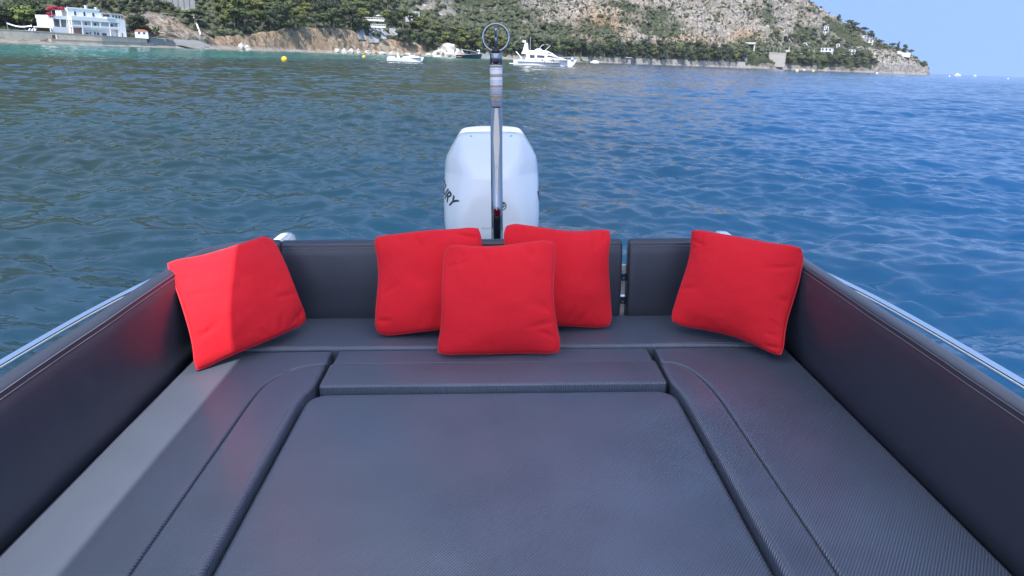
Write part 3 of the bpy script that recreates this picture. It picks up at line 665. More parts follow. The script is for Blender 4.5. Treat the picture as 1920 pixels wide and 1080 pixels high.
for a_, b_ in ((223, 227), (229, 233), (234.5, 238.5)): window(house, fx(a_), fx(b_), 9.3, 10.6, 2.38)
# left face of the house: stacked terraces
MB().box(-9.0, 0.25, 3.0, Wd, -2.0, 3.6).build('lower_terrace', M['wall_white'], house)
MB().box(-8.8, -8.4, 3.1, Wd - 0.2, 3.6, 8.2).build('terrace_end_wall', M['wall_white'], house)
MB().box(-9.0, 0.28, 3.0, Wd, 7.0, 8.6).build('upper_terrace', M['wall_white'], house)
for x in (-8.7, -4.6, -0.6): MB().box(x, x + 0.5, 3.05, 3.55, 3.6, 7.0).build('terrace_pier', M['wall_white'], house)
st_ = MB(); st_.add([(-11.5, 2.6, -1.5), (-2.0, 2.6, -1.5), (-2.0, 2.95, -1.5), (-11.5, 2.95, -1.5), (-9.6, 2.6, 3.6), (-9.0, 2.6, 3.6), (-9.0, 2.95, 3.6), (-9.6, 2.95, 3.6)], [(0, 3, 2, 1), (4, 5, 6, 7), (0, 1, 5, 4), (1, 2, 6, 5), (2, 3, 7, 6), (3, 0, 4, 7)])
st_.build('outer_stair', M['wall_white'], house)
for x in (-8.6, -5.6, -2.6, 0.0): MB().box(x, x + 0.25, 3.3, 3.55, 8.6, 11.0).build('pergola_post', M['wall_white'], house)
MB().box(-8.8, 0.4, 3.2, 7.0, 11.0, 11.2).build('pergola_roof', M['wall_cream'], house)
g_ = random.Random(4); cs = []
hm = Matrix.Translation((p0.x, p0.y, gz)) @ Matrix.Rotation(hang + TH, 4, 'Z') @ Matrix.Diagonal((0.74, 0.74, 0.84, 1))
for i in range(22):
    t = i / 21; c = hm @ Vector((-9.4 + 8.2 * t + g_.uniform(-.3, .3), 4.2 + g_.uniform(-0.8, 2.0), 12.0 + g_.uniform(-.3, .3) - (3.8 * g_.random() if t < 0.25 else 0.2)))
    cs.append((c - p0, 0.95, 0.95, 0.55))
V_, F_ = leaves(cs, 70, 0.26, g_, 0.6)
bv = thing('bougainvillea', 'red flowering climber over the roof terrace of the white house', 'plant', loc=p0)
mesh('blossom', V_, F_, M['flower'], bv, smooth=False)
mst = MB()
for c, *_ in cs[::5]: mst.tube([c + Vector((0, 0, -6.5 if c.z < 9 else -3.4)), c + Vector((0.2, 0, -1)), c], [0.12, 0.08, 0.03], 5)
mst.build('stem', M['bark'], bv)

# --- sea wall and steps in front of the house
def wall_run(name, label, cat, pts, h0, h1, thick, mat, cap=True, group=None):
    """free-standing wall through plan points (x, y), from height h0 to h1"""
    base = Vector((pts[0][0], pts[0][1], 0)); t = thing(name, label, cat, loc=base, group=group)
    mb = MB(); cb_ = MB(); m = len(pts)
    for lst, a_, b_, ex in ((mb, 0, 1, 0.0), (cb_, 1, 1.0, 0.12)):
        rings = []
        for i, (x, y, *hh) in enumerate(pts):
            A = Vector(pts[max(0, i - 1)][:2]); B = Vector(pts[min(m - 1, i + 1)][:2]); d = (B - A).normalized(); n_ = Vector((-d.y, d.x)); p = Vector((x, y))
            top = hh[0] if hh else h1
            lo, hi_ = (h0, top) if ex == 0 else (top, top + 0.22)
            q = [p - n_ * ex, p - n_ * ex, p + n_ * (thick + ex), p + n_ * (thick + ex)]
            rings.append([(q[0].x - base.x, q[0].y - base.y, lo), (q[1].x - base.x, q[1].y - base.y, hi_), (q[2].x - base.x, q[2].y - base.y, hi_), (q[3].x - base.x, q[3].y - base.y, lo)])
        lst.loft(rings)
    mb.build('wall', M[mat], t)
    if cap: cb_.build('coping', M[mat], t)
    return t
def shore_r(px): return float(np.interp(px, [c[0] for c in COLS], [c[1] for c in COLS]))
def plan(px, inl):
    p = at_range(px, hor(px), shore_r(px) + inl); return p
pts = []
for px in [-1500, -900, -500, -250, -120] + list(range(-60, 290, 14)):
    p = plan(px, 8.4); pts.append((p.x, p.y, 4.35 - 0.9 * max(0, (px - 60) / 220)))
wall_run('sea_wall', 'long stone sea wall in front of the white house', 'wall', pts, -0.5, 4.0, 4.0, 'stone')
pts = [(plan(px, 6.2).x, plan(px, 6.2).y) for px in range(96, 290, 12)]
wall_run('beach_step', 'low stone ledge along the foot of the sea wall', 'wall', pts, -0.5, 1.7, 2.0, 'stone')
pts = [(plan(px, 7.6).x, plan(px, 7.6).y, 4.0 - 0.02 * (px - 284)) for px in (284, 296, 309)]
wall_run('concrete_bastion', 'grey concrete block wall at the right end of the sea wall', 'wall', pts, -0.5, 4, 7.0, 'concrete')
pts = [(plan(px, 7.3).x, plan(px, 7.3).y, 3.9 - 0.1 * (px - 311)) for px in (311, 320, 329)]
wall_run('concrete_bastion', 'lower grey concrete wall right of the first block, beside the steps', 'wall', pts, -0.5, 4, 7.0, 'concrete')
sp0 = plan(334, 7); stp = thing('beach_steps', 'flight of grey steps going down to the beach right of the concrete walls', 'steps', loc=sp0, rz=facing(sp0))
for i in range(5): MB().box(-0.8 - 0.3 * i, 14.0 + 1.2 * (4 - i) - 5, 0.9 * i, 0.9 * i + 1.0, -0.5, 0.5 + 0.42 * i).build('step', M['concrete'], stp)
# dark doorway in the sea wall
dp = plan(100.5, 8.3); dr_ = thing('sea_door', 'dark doorway with pale frame in the sea wall below the house', 'doorway', loc=(dp.x, dp.y, 0.8), rz=facing(dp))
MB().box(-0.75, 0.75, -0.14, -0.08, 0, 2.6).build('door', M['iron_and_shade'], dr_); MB().box(0.78, 1.15, -0.35, -0.02, 0, 2.75).build('jamb', M['wall_cream'], dr_); MB().box(-1.1, -0.78, -0.35, -0.02, 0, 2.75).build('jamb', M['wall_cream'], dr_)
# things on the terrace left of the house
q = at_range(80, 57, 349); pg = thing('beach_shelter', 'small white flat-roofed shelter left of the white house', 'shelter', loc=(q.x, q.y, 3.6), rz=facing(q))
MB().box(-2.9, 2.9, -1.5, 1.5, 2.35, 2.75).build('roof', M['wall_white'], pg)
for x in (-2.8, 2.45): MB().box(x, x + 0.35, -1.45, -1.1, 0, 2.36).build('post', M['wall_white'], pg)
MB().box(-2.6, 2.6, 1.1, 1.3, 0, 2.36).build('back_wall', plain('brown_boards', (0.16, 0.10, 0.06), 0.9), pg)
q = at_range(37, 50, 352); aw = thing('sagging_awning', 'long white sagging awning under the pale green tree', 'awning', loc=(q.x, q.y, 3.8), rz=facing(q))
vv = []; ff = []
for i in range(13):
    t = i / 12; x = -5 + 10 * t; z = 3.3 - 0.75 * math.sin(math.pi * min(1, t * 1.05)) - 0.6 * t
    vv += [(x * .8, -1.6, z - 0.25), (x * .8, 1.6, z + 0.2), (x * .8, 1.6, z + 0.14), (x * .8, -1.6, z - 0.33)]
for i in range(12):
    a_ = i * 4
    for e in range(4): ff.append((a_ + e, a_ + (e + 1) % 4, a_ + 4 + (e + 1) % 4, a_ + 4 + e))
mesh('cloth', vv, ff, M['shade_cloth'], aw, smooth=False)
for x in (-3.9, 3.9): MB().tube([(x, 0, -0.3), (x, 0, 3.2)], 0.16 if x > 0 else 0.08, 8).build('pole', M['wall_grey'], aw)
for i, px in enumerate((52, 57.5, 63)):
    q = at_range(px, 58, 341); lo = thing('sun_lounger', ('leftmost', 'middle', 'rightmost')[i] + ' of three white loungers on the sea wall terrace', 'lounger', loc=(q.x, q.y, 4.25), rz=facing(q) + 0.5, group='loungers on the terrace')
    MB().add([(-0.9, -.35, .35), (0.4, -.35, .35), (1.0, -.35, 1.0), (-0.9, .35, .35), (0.4, .35, .35), (1.0, .35, 1.0), (-0.9, -.35, .45), (0.38, -.35, .45), (0.95, -.35, 1.1), (-0.9, .35, .45), (0.38, .35, .45), (0.95, .35, 1.1)],
             [(0, 1, 7, 6), (1, 2, 8, 7), (3, 9, 10, 4), (4, 10, 11, 5), (6, 7, 10, 9), (7, 8, 11, 10), (0, 3, 4, 1), (1, 4, 5, 2), (0, 6, 9, 3), (2, 5, 11, 8)]).build('bed', M['shade_cloth'], lo)
    for x in (-0.7, 0.35): MB().box(x, x + .08, -.3, .3, 0, .36).build('leg', M['shade_cloth'], lo)
def hut(px, py, r, w, d, h, roofmat, wallmat, name, label, cat='hut'):
    q = at_range(px, py, r); t = thing(name, label, cat, loc=q, rz=facing(q))
    MB().box(-w / 2, w / 2, 0, d, -1.5, h).build('wall', M[wallmat], t)
    MB().prism([(-w / 2 - .3, h + 0.002), (w / 2 + .3, h + 0.002), (w / 4, h + 0.42 * h), (-w / 4, h + 0.42 * h)], -0.3, d + 0.3).build('roof', M[roofmat], t)
    window(t, -w * .28, -w * .08, h * .2, h * .75, -0.02); window(t, w * .1, w * .3, h * .2, h * .75, -0.02)
    return t
hut(265.5, 65.5, 374, 5.2, 4.0, 1.6, 'tile', 'wall_white', 'beach_hut', 'little white hut with an orange tiled roof right of the white house')
# tall pillared retaining wall at the top left
q = at_range(290, 13, 455); rwl = thing('pillared_wall', 'tall grey pillared retaining wall above the brown slope', 'wall', loc=q, rz=facing(q))
MB().box(-20, 20, 0.6, 2.0, -3, 9).build('wall', M['concrete'], rwl)
for i in range(15): MB().box(-20 + i * 2.8, -19.2 + i * 2.8, 0, 0.6, -0.5, 9).build('pilaster', M['concrete'], rwl)
MB().box(-24, 20.5, -1.0, 0.6, -3.5, -0.5).build('footing', M['stone'], rwl)
# white drain pipe down the brown slope
a_ = ground(366, 38); b_ = ground(377, 67)
if a_ and b_:
    dpi = thing('drain_pipe', 'white pipe running down the brown slope to the beach', 'pipe', loc=b_)
    MB().tube([a_ - b_ + Vector((0, -0.6, 0.8)), (a_ - b_) * 0.5 + Vector((0, -0.8, 1.2)), Vector((0, -0.5, 0.6))], 0.42, 8).build('pipe', M['wall_white'], dpi, smooth=True)
    MB().tube([a_ - b_ + Vector((0, -0.6, 0.8)), a_ - b_ + Vector((-0.3, -0.7, 1.7))], [0.42, 0.5], 8).build('pipe_head', M['wall_white'], dpi, smooth=True)

# --- generic villa
def villa(px, py, wpx, hpx, label, name='villa', storeys=2, nwin=3, mat='wall_white', turn=0.0, roof='flat', depth=0.7, r=None, arch=False):
    q = ground(px, py) if r is None else at_range(px, py, r)
    if q is None: q = at_range(px, py, shore_r(px) + 40)
    m_ = mpx(q); w = wpx * m_; h = hpx * m_; d = w * depth
    t = thing(name, label, 'house', loc=(q.x, q.y, q.z - 0.3), rz=facing(q) + turn)
    MB().box(-w / 2, w / 2, 0, d, -3.5, h).build('wall', M[mat], t)
    if roof == 'flat': MB().box(-w / 2 - .3, w / 2 + .3, -0.4, d + .3, h, h + 0.35).build('roof', M['wall_cream' if mat != 'wall_cream' else 'wall_white'], t)
    else: MB().prism([(-w / 2 - .4, h + .002), (w / 2 + .4, h + .002), (w / 4, h * 1.28), (-w / 4, h * 1.28)], -0.4, d + .4).build('roof', M['tile'], t)
    sh = h / storeys
    for s in range(storeys):
        for i in range(nwin):
            cx = -w / 2 + w * (i + .5) / nwin; ww = w / nwin * .5
            window(t, cx - ww / 2, cx + ww / 2, s * sh + sh * .22, s * sh + sh * .8, -0.02, arch and s == 0)
        if s: MB().box(-w / 2, w / 2, -1.1, -0.01, s * sh - .15, s * sh).build('balcony', M[mat], t)
    return t
villa(776, 40, 22, 18, 'pale grey villa half hidden among pines above the speedboat', turn=0.35, r=640, nwin=3)
villa(1548, 62, 8, 12, 'small white cube villa high on the headland slope', nwin=2)
MB_t = ground(1553, 66)
villa(1622, 71, 26, 4.5, 'long low white villa under the skyline pines of the headland', storeys=1, nwin=5, depth=0.3)
villa(1548, 103, 20, 13, 'largest white villa of the headland, with arches below', turn=-0.2, nwin=3, arch=True)
villa(1520, 100, 12, 6, 'low white villa left of the largest headland villa', storeys=1, nwin=3)
villa(1499, 106, 9, 6, 'little cream villa at the left end of the headland row', storeys=1, nwin=2, mat='wall_cream')
villa(1510, 86, 14, 6, 'white villa upslope on the left of the headland row', storeys=1, nwin=3)
villa(1571, 88, 6, 6, 'tiny white house above and right of the largest headland villa', storeys=1, nwin=1)
villa(1597, 101, 11, 8, 'white villa right of the largest one, half in trees', nwin=2)
villa(1632, 84, 8, 9, 'narrow white villa on the rocks below the skyline pines', nwin=1)
villa(1583, 106, 8, 4, 'low white house between two larger headland villas', storeys=1, nwin=2)
villa(1475, 92, 10, 5, 'low cream house at the edge of the rail cutting', storeys=1, nwin=2, mat='wall_cream')
villa(1396, 112, 9, 9, 'white gate house at the right end of the long shore wall', storeys=1, nwin=1, depth=0.9)
# white terrace wall on the headland tip
q = ground(1690, 103)
if q:
    m_ = mpx(q); tw = thing('terrace_wall', 'white terrace wall on the tip of the headland', 'wall', loc=q, rz=facing(q))
    MB().box(-10 * m_, 15 * m_, 0, 8, -3, 4.2 * m_).build('wall', M['wall_white'], tw); MB().box(-10.2 * m_, -3 * m_, -1, 6, -1, 7 * m_).build('tower_block', M['wall_white'], tw)
# terraces with railings among the pines
def terrace(px, py, wpx, label, r):
    q = at_range(px, py, r); m_ = mpx(q); w = wpx * m_; t = thing('garden_terrace', label, 'terrace', loc=q, rz=facing(q))
    MB().box(-w / 2, w / 2, 0, 3, -1.2, 0).build('slab', M['wall_white'], t); MB().box(-w / 2, w / 2, -0.12, 0.0, 0.9, 1.15).build('rail', M['wall_white'], t)
    for i in range(9): MB().box(-w / 2 + w * i / 8 - .12, -w / 2 + w * i / 8 + .12, -0.1, 0.0, 0, 0.9).build('baluster', M['wall_white'], t)
    return t
terrace(700, 36, 40, 'upper white railed terrace among the pines above the grey slabs', 560); terrace(709, 48.5, 27, 'lower white railed terrace just above the grey slabs', 552)
q = at_range(709, 36, 561); gu = thing('parasol', 'white parasol on the upper railed terrace', 'parasol', loc=q)
MB().tube([(0, 0, 0), (0, 0, 2.9)], 0.06, 6).build('pole', M['wall_grey'], gu); MB().tube([(0, 0, 2.3), (0, 0, 3.0)], [1.9, 0.05], 10).build('canopy', M['shade_cloth'], gu)
# grey sprayed-concrete slabs on the slope
for i, (x0, x1, y0, y1, lb) in enumerate(((692, 712, 53, 80, 'left big grey concrete slab on the slope under the terraces'), (707, 726, 52, 74, 'right big grey concrete slab beside the left one'), (668, 682, 55, 74, 'narrow grey concrete slab at the right end of the orange cliff'), (727, 750, 53, 66, 'small upper grey concrete slab right of the two big ones'))):
    n_ = 5; vs = []; ok = True; g2 = random.Random(i)
    for a_ in range(n_ + 1):
        for b_ in range(n_ + 1):
            xx = x0 + (x1 - x0) * a_ / n_ + (g2.uniform(-1, 1)) + (4 if i == 2 else -1.5) * b_ / n_; yy = y0 + (y1 - y0) * b_ / n_ + g2.uniform(-.8, .8)
            h_ = ground(xx, yy); vs.append(h_)
    if any(v is None for v in vs): continue
    o_ = vs[n_]; sl_ = []
    rr_ = sorted(rng(v) for v in vs)[len(vs) // 2]
    for v in vs:
        d_ = (v - EYE).normalized(); sl_.append(v - d_ * 1.4 - o_)
    nb = len(sl_); sl_ += [p + Vector((0, 2.5, -0.5)) for p in sl_]
    ff = []
    for a_ in range(n_):
        for b_ in range(n_):
            q_ = a_ * (n_ + 1) + b_; ff.append((q_, q_ + 1, q_ + n_ + 2, q_ + n_ + 1)); ff.append(tuple(nb + z for z in (q_, q_ + n_ + 1, q_ + n_ + 2, q_ + 1)))
    rim = [a_ * (n_ + 1) for a_ in range(n_ + 1)] + [n_ * (n_ + 1) + b_ for b_ in range(1, n_ + 1)] + [a_ * (n_ + 1) + n_ for a_ in range(n_ - 1, -1, -1)] + [b_ for b_ in range(n_ - 1, 0, -1)]
    for k_ in range(len(rim)): a_, b_ = rim[k_], rim[(k_ + 1) % len(rim)]; ff.append((a_, b_, nb + b_, nb + a_))
    so_ = mesh('concrete_slab', sl_, ff, M['concrete'], None, False, loc=o_); tag(so_, lb, 'slab', 'grey slabs on the slope')

# --- long shore wall, boat house, railway tunnel and retaining wall
pts = [(plan(px, 4.0).x, plan(px, 4.0).y, at_range(px, float(np.interp(px, [965, 1100, 1200, 1300, 1405], [104.5, 107, 109.5, 113, 116.5])), shore_r(px) + 4).z) for px in range(965, 1408, 16)]
wall_run('shore_wall', 'long pale stone wall along the shore behind the motor yacht', 'wall', pts, -0.6, 5, 2.0, 'stone')
q = plan(1173, 2.5); bh = thing('boat_house', 'small concrete boat house with two dark openings in the shore wall', 'boat house', loc=(q.x, q.y, 0), rz=facing(q)); m_ = mpx(q)
MB().box(-9 * m_, 10 * m_, 0, 5, -0.8, 10.2 * m_).build('wall', M['concrete'], bh); MB().box(-11 * m_, 12 * m_, -1.2, 5.4, 10.2 * m_, 11.2 * m_).build('roof', M['wall_cream'], bh)
for a_, b_ in ((-4.5, -1.5), (0.6, 4)): MB().box(a_ * m_, b_ * m_, -0.08, -0.02, 1.2 * m_, 7.6 * m_).build('opening', M['iron_and_shade'], bh)  # flat dark panels stand for the shade inside the openings
q = at_range(1405, 99, shore_r(1405) + 42); m_ = mpx(q); tn = thing('tunnel_portal', 'pale stone railway tunnel portal with dark opening at the foot of the cliff', 'tunnel', loc=q, rz=facing(q))
MB().box(-9 * m_, -5.5 * m_, 0, 12, -3, 18 * m_).build('pier', M['wall_cream'], tn); MB().box(6.5 * m_, 9 * m_, 0, 12, -3, 17 * m_).build('pier', M['wall_cream'], tn)
MB().box(-9.4 * m_, 9.4 * m_, -0.8, 12, 15.5 * m_, 19 * m_).build('lintel', M['wall_cream'], tn); MB().box(-5.4 * m_, 6.4 * m_, 9, 10, -3, 15.5 * m_).build('opening_shade_panel', M['iron_and_shade'], tn)  # dark panel stands for the shade inside the tunnel
q = at_range(1444, 119, shore_r(1444) + 12); m_ = mpx(q); rw = thing('railway_wall', 'high pale retaining wall carrying the railway right of the tunnel', 'wall', loc=q, rz=facing(q) + 0.18)
MB().box(-26 * m_, 27 * m_, 0, 16, -4, 18.5 * m_).build('wall', M['pale_stone'], rw); MB().box(-26 * m_, 27 * m_, -0.3, 0.5, 18.5 * m_, 20 * m_).build('parapet', M['stone'], rw)
for i in range(8): MB().tube([((-22 + i * 6.4) * m_, 3, 18 * m_), ((-22 + i * 6.4) * m_, 3, 30 * m_)], 0.16, 6).build('catenary_mast', M['wall_grey'], rw)
for z in (26, 29): MB().tube([(-22 * m_, 3.2, z * m_), (23 * m_, 3.2, z * m_)], 0.06, 4).build('overhead_wire', M['iron_and_shade'], rw)
q = at_range(1472, 107, shore_r(1472) + 30); m_ = mpx(q); ar = thing('rail_arch', 'small pale bridge arch with a dark mouth at the end of the railway wall', 'arch', loc=q, rz=facing(q))
out = [(-11 * m_, -2), (-3 * m_, -2), (-3 * m_, 4 * m_)] + [(3 * m_ * math.cos(R(a)), 4 * m_ + 3 * m_ * math.sin(R(a))) for a in range(165, 0, -15)] + [(3 * m_, 4 * m_), (3 * m_, -2), (7 * m_, -2), (7 * m_, 13 * m_), (-11 * m_, 13 * m_)]
MB().prism(out, 0, 5).build('arch_wall', M['wall_cream'], ar); MB().box(-3.2 * m_, 3.2 * m_, 3.6, 3.9, -2, 8 * m_).build('mouth_shade_panel', M['iron_and_shade'], ar)  # dark panel behind the arch stands for the shade under it

# --- boulders along the beach
def boulder_mesh(seed):
    bm = bmesh.new(); bmesh.ops.create_icosphere(bm, subdivisions=3, radius=1.0)
    for v in bm.verts:
        n_ = noise.noise(v.co * 1.3 + Vector((seed * 7.1, 0, 0))) * 0.38 + noise.noise(v.co * 3.4 + Vector((seed, 3, 0))) * 0.20 + noise.noise(v.co * 8 + Vector((seed, 1, 0))) * 0.08
        v.co *= 1 + n_
    me = bpy.data.meshes.new('boulder'); bm.to_mesh(me); bm.free(); return me
M['white_rock'] = plain('white_limestone', (0.42, 0.39, 0.345), 0.9, var=0.35, scale=0.9, bump=0.8, bscale=2.5)
M['brown_rock'] = plain('brown_limestone', (0.36, 0.26, 0.18), 0.9, var=0.35, scale=0.9, bump=0.8, bscale=2.5)
BME = [boulder_mesh(i) for i in range(4)]
for b in BME[:3]: b.materials.append(M['white_rock'])
BME[3].materials.append(M['brown_rock'])
def boulder(i, px, inl, w, h, label, group=None):
    q = plan(px, inl); o = link('boulder', BME[i], None, None); o.location = (q.x, q.y, h * 0.25); o.scale = (w, w * 0.8, h); o.rotation_euler = (0, 0, rnd.uniform(0, 6)); tag(o, label, 'rock', group); return o
boulder(0, 842, 2, 9.5, 8.2, 'biggest white boulder on the shore left of the black boat'); boulder(1, 822, 2, 6.0, 4.2, 'white boulder leaning on the left of the biggest one'); boulder(2, 862, 0, 5.5, 4.6, 'white boulder on the right of the biggest one'); boulder(3, 857, -5, 5.0, 2.6, 'brown rock in the water under the biggest white boulder')
ordn = ['first', 'second', 'third', 'fourth', 'fifth', 'sixth', 'seventh', 'eighth', 'ninth', 'tenth', 'eleventh', 'twelfth', 'thirteenth', 'fourteenth', 'fifteenth', 'sixteenth', 'seventeenth', 'eighteenth', 'nineteenth', 'twentieth', 'twenty-first', 'twenty-second', 'twenty-third', 'twenty-fourth', 'twenty-fifth']
for i, px in enumerate((452, 463, 632, 646, 658, 672, 688, 702, 716, 734, 765, 786, 803)):
    boulder(i % 4 if i > 3 else i % 3, px, rnd.uniform(0, 4), rnd.uniform(1.6, 4.2), rnd.uniform(1.2, 3.0), ordn[i] + ' rock from the left along the beach below the orange cliff', 'rocks on the beach')

# ------------------------------------------------------------------ boats and buoys on the water
def hull(L, B, Hs, Hb, name, mat, parent, deck=None, draft=0.3, flare=0.86, stern=0.9):
    """pointed hull along +x: stern at 0, bow at L; sheer from Hs at the stern to Hb at the bow"""
    rings = []; N_ = 30
    for i in range(N_ + 1):
        t = i / N_; x = L * t; wdt = B / 2 * (stern + (1 - stern) * min(1, t * 2)) * (1 - max(0, (t - 0.28) / 0.72) ** 1.75) + 0.01
        sh_ = Hs + (Hb - Hs) * t ** 1.7; k_ = -draft * (1 - max(0, (t - 0.6) / 0.4) ** 2) + (sh_ * 0.9) * max(0, (t - 0.90) / 0.10) ** 2
        xb = x + (L * 0.03) * 0; cw = wdt * flare
        zc = min(sh_ - 0.02, max(0.12, k_ + 0.1)); zm = zc + (sh_ - zc) * 0.5
        rings.append([(x, -wdt, sh_), (x, -wdt * (0.5 + 0.5 * flare), zm), (x, -cw, zc), (x, 0, min(k_, zc - 0.02)), (x, cw, zc), (x, wdt * (0.5 + 0.5 * flare), zm), (x, wdt, sh_), (x, wdt * 0.9, sh_ + 0.02), (x, -wdt * 0.9, sh_ + 0.02)])
    return MB().loft(rings).build(name, mat, parent, smooth=False)
M['yacht'] = plain('yacht_white', (0.80, 0.80, 0.79), 0.25, var=0.03, coat=0.3)
M['smoked'] = plain('smoked_glass', (0.02, 0.022, 0.026), 0.08, spec=0.8)
M['teak'] = plain('teak', (0.30, 0.19, 0.11), 0.7)
M['navy'] = plain('black_navy_hull', (0.008, 0.009, 0.014), 0.2, coat=0.3)
# motor yacht
ps = on_sea(962.5, 121.8); pe = on_sea(1082, 121.8 + 0.0388 * 120); Ly = (pe - ps).length
yt = thing('motor_yacht', 'white flybridge motor yacht lying right of the steel pole', 'yacht', loc=ps, rz=math.atan2((pe - ps).y, (pe - ps).x))
s_ = Ly / 17.0; yt.scale = (1, 1, 0.82)
def Y(v): return v * s_
hull(Ly * 0.985, Y(4.7), Y(1.75), Y(2.35), 'hull', M['yacht'], yt, draft=Y(0.5))
MB().box(Y(-1.0), Y(0.4), Y(-1.9), Y(1.9), Y(0.35), Y(0.6)).build('swim_platform', M['yacht'], yt)
def yprism(name, outl, half, mat, taper=0.8, parent=yt):
    mb = MB(); z0 = min(z for x, z in outl); z1 = max(z for x, z in outl)
    def w_(z): return half * (1 - (1 - taper) * (z - z0) / max(1e-6, z1 - z0))
    mb.loft([[(Y(x), -Y(w_(z)), Y(z)) for x, z in outl], [(Y(x), Y(w_(z)), Y(z)) for x, z in outl]]); return mb.build(name, mat, parent, bevel=Y(0.05))
cabin = yprism('cabin', [(3.2, 1.72), (14.4, 2.1), (13.2, 2.55), (11.4, 3.15), (9.0, 3.55), (3.4, 3.55)], 2.0, M['yacht'], 0.9)
fly = yprism('flybridge', [(2.0, 3.52), (9.4, 3.50), (11.6, 3.05), (10.2, 4.05), (8.8, 4.75), (7.6, 4.85), (2.4, 4.55)], 1.9, M['yacht'], 0.85)
yprism('saloon_window', [(4.4, 2.35), (5.6, 2.35), (5.6, 3.35), (4.2, 3.35)], 2.02, M['smoked'], 0.985, cabin); yprism('saloon_window', [(6.2, 2.6), (8.2, 2.55), (8.2, 3.3), (6.2, 3.35)], 2.02, M['smoked'], 0.985, cabin)
yprism('windscreen', [(8.6, 2.95), (11.6, 2.50), (12.6, 2.55), (11.0, 3.0), (9.2, 3.42)], 1.98, M['smoked'], 0.97, cabin); yprism('fly_window', [(8.3, 4.05), (10.0, 3.85), (9.6, 4.15), (8.4, 4.3)], 1.86, M['smoked'], 0.98, fly)
for x in (5.6, 7.4, 10.2): MB().box(Y(x), Y(x + 0.5), Y(-2.37), Y(-2.30), Y(1.95), Y(2.2)).build('rail_gate', M['smoked'], yt)
for x in (8.3, 10.0, 10.7): MB().tube([(Y(x), Y(-2.42), Y(1.52)), (Y(x), Y(-2.1), Y(1.52))], Y(0.14), 10).build('porthole', M['smoked'], yt)
yprism('radar_arch', [(2.4, 4.5), (3.9, 4.5), (3.6, 6.9), (2.9, 6.9)], 1.6, M['yacht'], 0.9)
MB().tube([(Y(2.2), 0, Y(7.2)), (Y(3.1), 0, Y(7.35))], Y(0.32), 10).build('radar_dome', M['yacht'], yt, smooth=True); MB().tube([(Y(2.6), 0, Y(6.8)), (Y(2.3), 0, Y(7.9))], Y(0.06), 6).build('mast', M['yacht'], yt)
MB().tube([(Y(4.3), Y(-1), Y(4.6)), (Y(4.3), Y(-1), Y(8.6))], Y(0.03), 5).build('antenna', M['yacht'], yt)
MB().tube([(Y(6.4), Y(-1.4), Y(4.8)), (Y(7.3), Y(-1.4), Y(6.3)), (Y(7.9), Y(-1.2), Y(6.6))], Y(0.07), 6).build('bimini_frame', M['yacht'], yt); MB().tube([(Y(8.3), Y(-1.4), Y(4.9)), (Y(9.6), Y(-1.3), Y(6.4)), (Y(8.4), Y(-1.2), Y(6.8))], Y(0.07), 6).build('bimini_frame', M['yacht'], yt)
yprism('fly_seat', [(5.6, 4.6), (7.6, 4.7), (7.2, 5.4), (5.8, 5.2)], 1.2, M['yacht'], 0.9)
MB().tube([(Y(1.4), Y(-1.9), Y(0.8)), (Y(2.2), Y(-1.8), Y(2.2)), (Y(0.6), Y(-1.7), Y(4.2))], Y(0.16), 8).build('gangway', M['yacht'], yt)
rl_ = MB().tube([(Y(9), Y(-2.3), Y(2.5)), (Y(12.5), Y(-1.75), Y(2.9)), (Y(15.5), Y(-0.75), Y(3.1)), (Y(16.6), 0, Y(3.15))], Y(0.04), 6).build('bow_rail', M['yacht'], yt)
MB().tube([(Y(15.4), Y(-0.5), Y(2.3)), (Y(15.8), Y(-0.5), Y(2.75))], Y(0.35), 10).build('fender', M['yacht'], yt, smooth=True)
MB().box(Y(1.2), Y(12.5), Y(-2.325), Y(2.325), Y(1.18), Y(1.26)).build('rub_strip', M['wall_grey'], yt)
# white speedboat
ps = on_sea(726, 115.5); pe = on_sea(794, 115.5 + 2.64); Ls = (pe - ps).length; s_ = Ls / 7.3
sb = thing('speedboat', 'white speedboat lying left of the big white boulders', 'speedboat', loc=ps, rz=math.atan2((pe - ps).y, (pe - ps).x) + 0.12)
hull(Ls, Y(2.5), Y(0.72), Y(1.12), 'hull', M['yacht'], sb, draft=Y(0.3))
yprism('foredeck', [(2.9, 0.75), (6.8, 1.08), (5.2, 1.32), (3.6, 1.38)], 1.05, M['yacht'], 0.7, sb); yprism('arch', [(2.2, 0.72), (2.6, 0.74), (2.2, 1.75), (1.9, 1.72)], 1.05, M['yacht'], 0.9, sb); yprism('windscreen', [(3.2, 1.22), (4.6, 1.30), (4.1, 1.46), (3.5, 1.52)], 0.95, M['smoked'], 0.75, sb)
yprism('engine_hatch', [(0.1, 0.7), (1.6, 0.72), (1.5, 1.0), (0.3, 1.05)], 1.0, M['yacht'], 0.85, sb); yprism('cockpit_seat', [(1.7, 0.72), (2.5, 0.74), (2.4, 1.2), (1.8, 1.15)], 0.9, M['teak'], 0.9, sb)
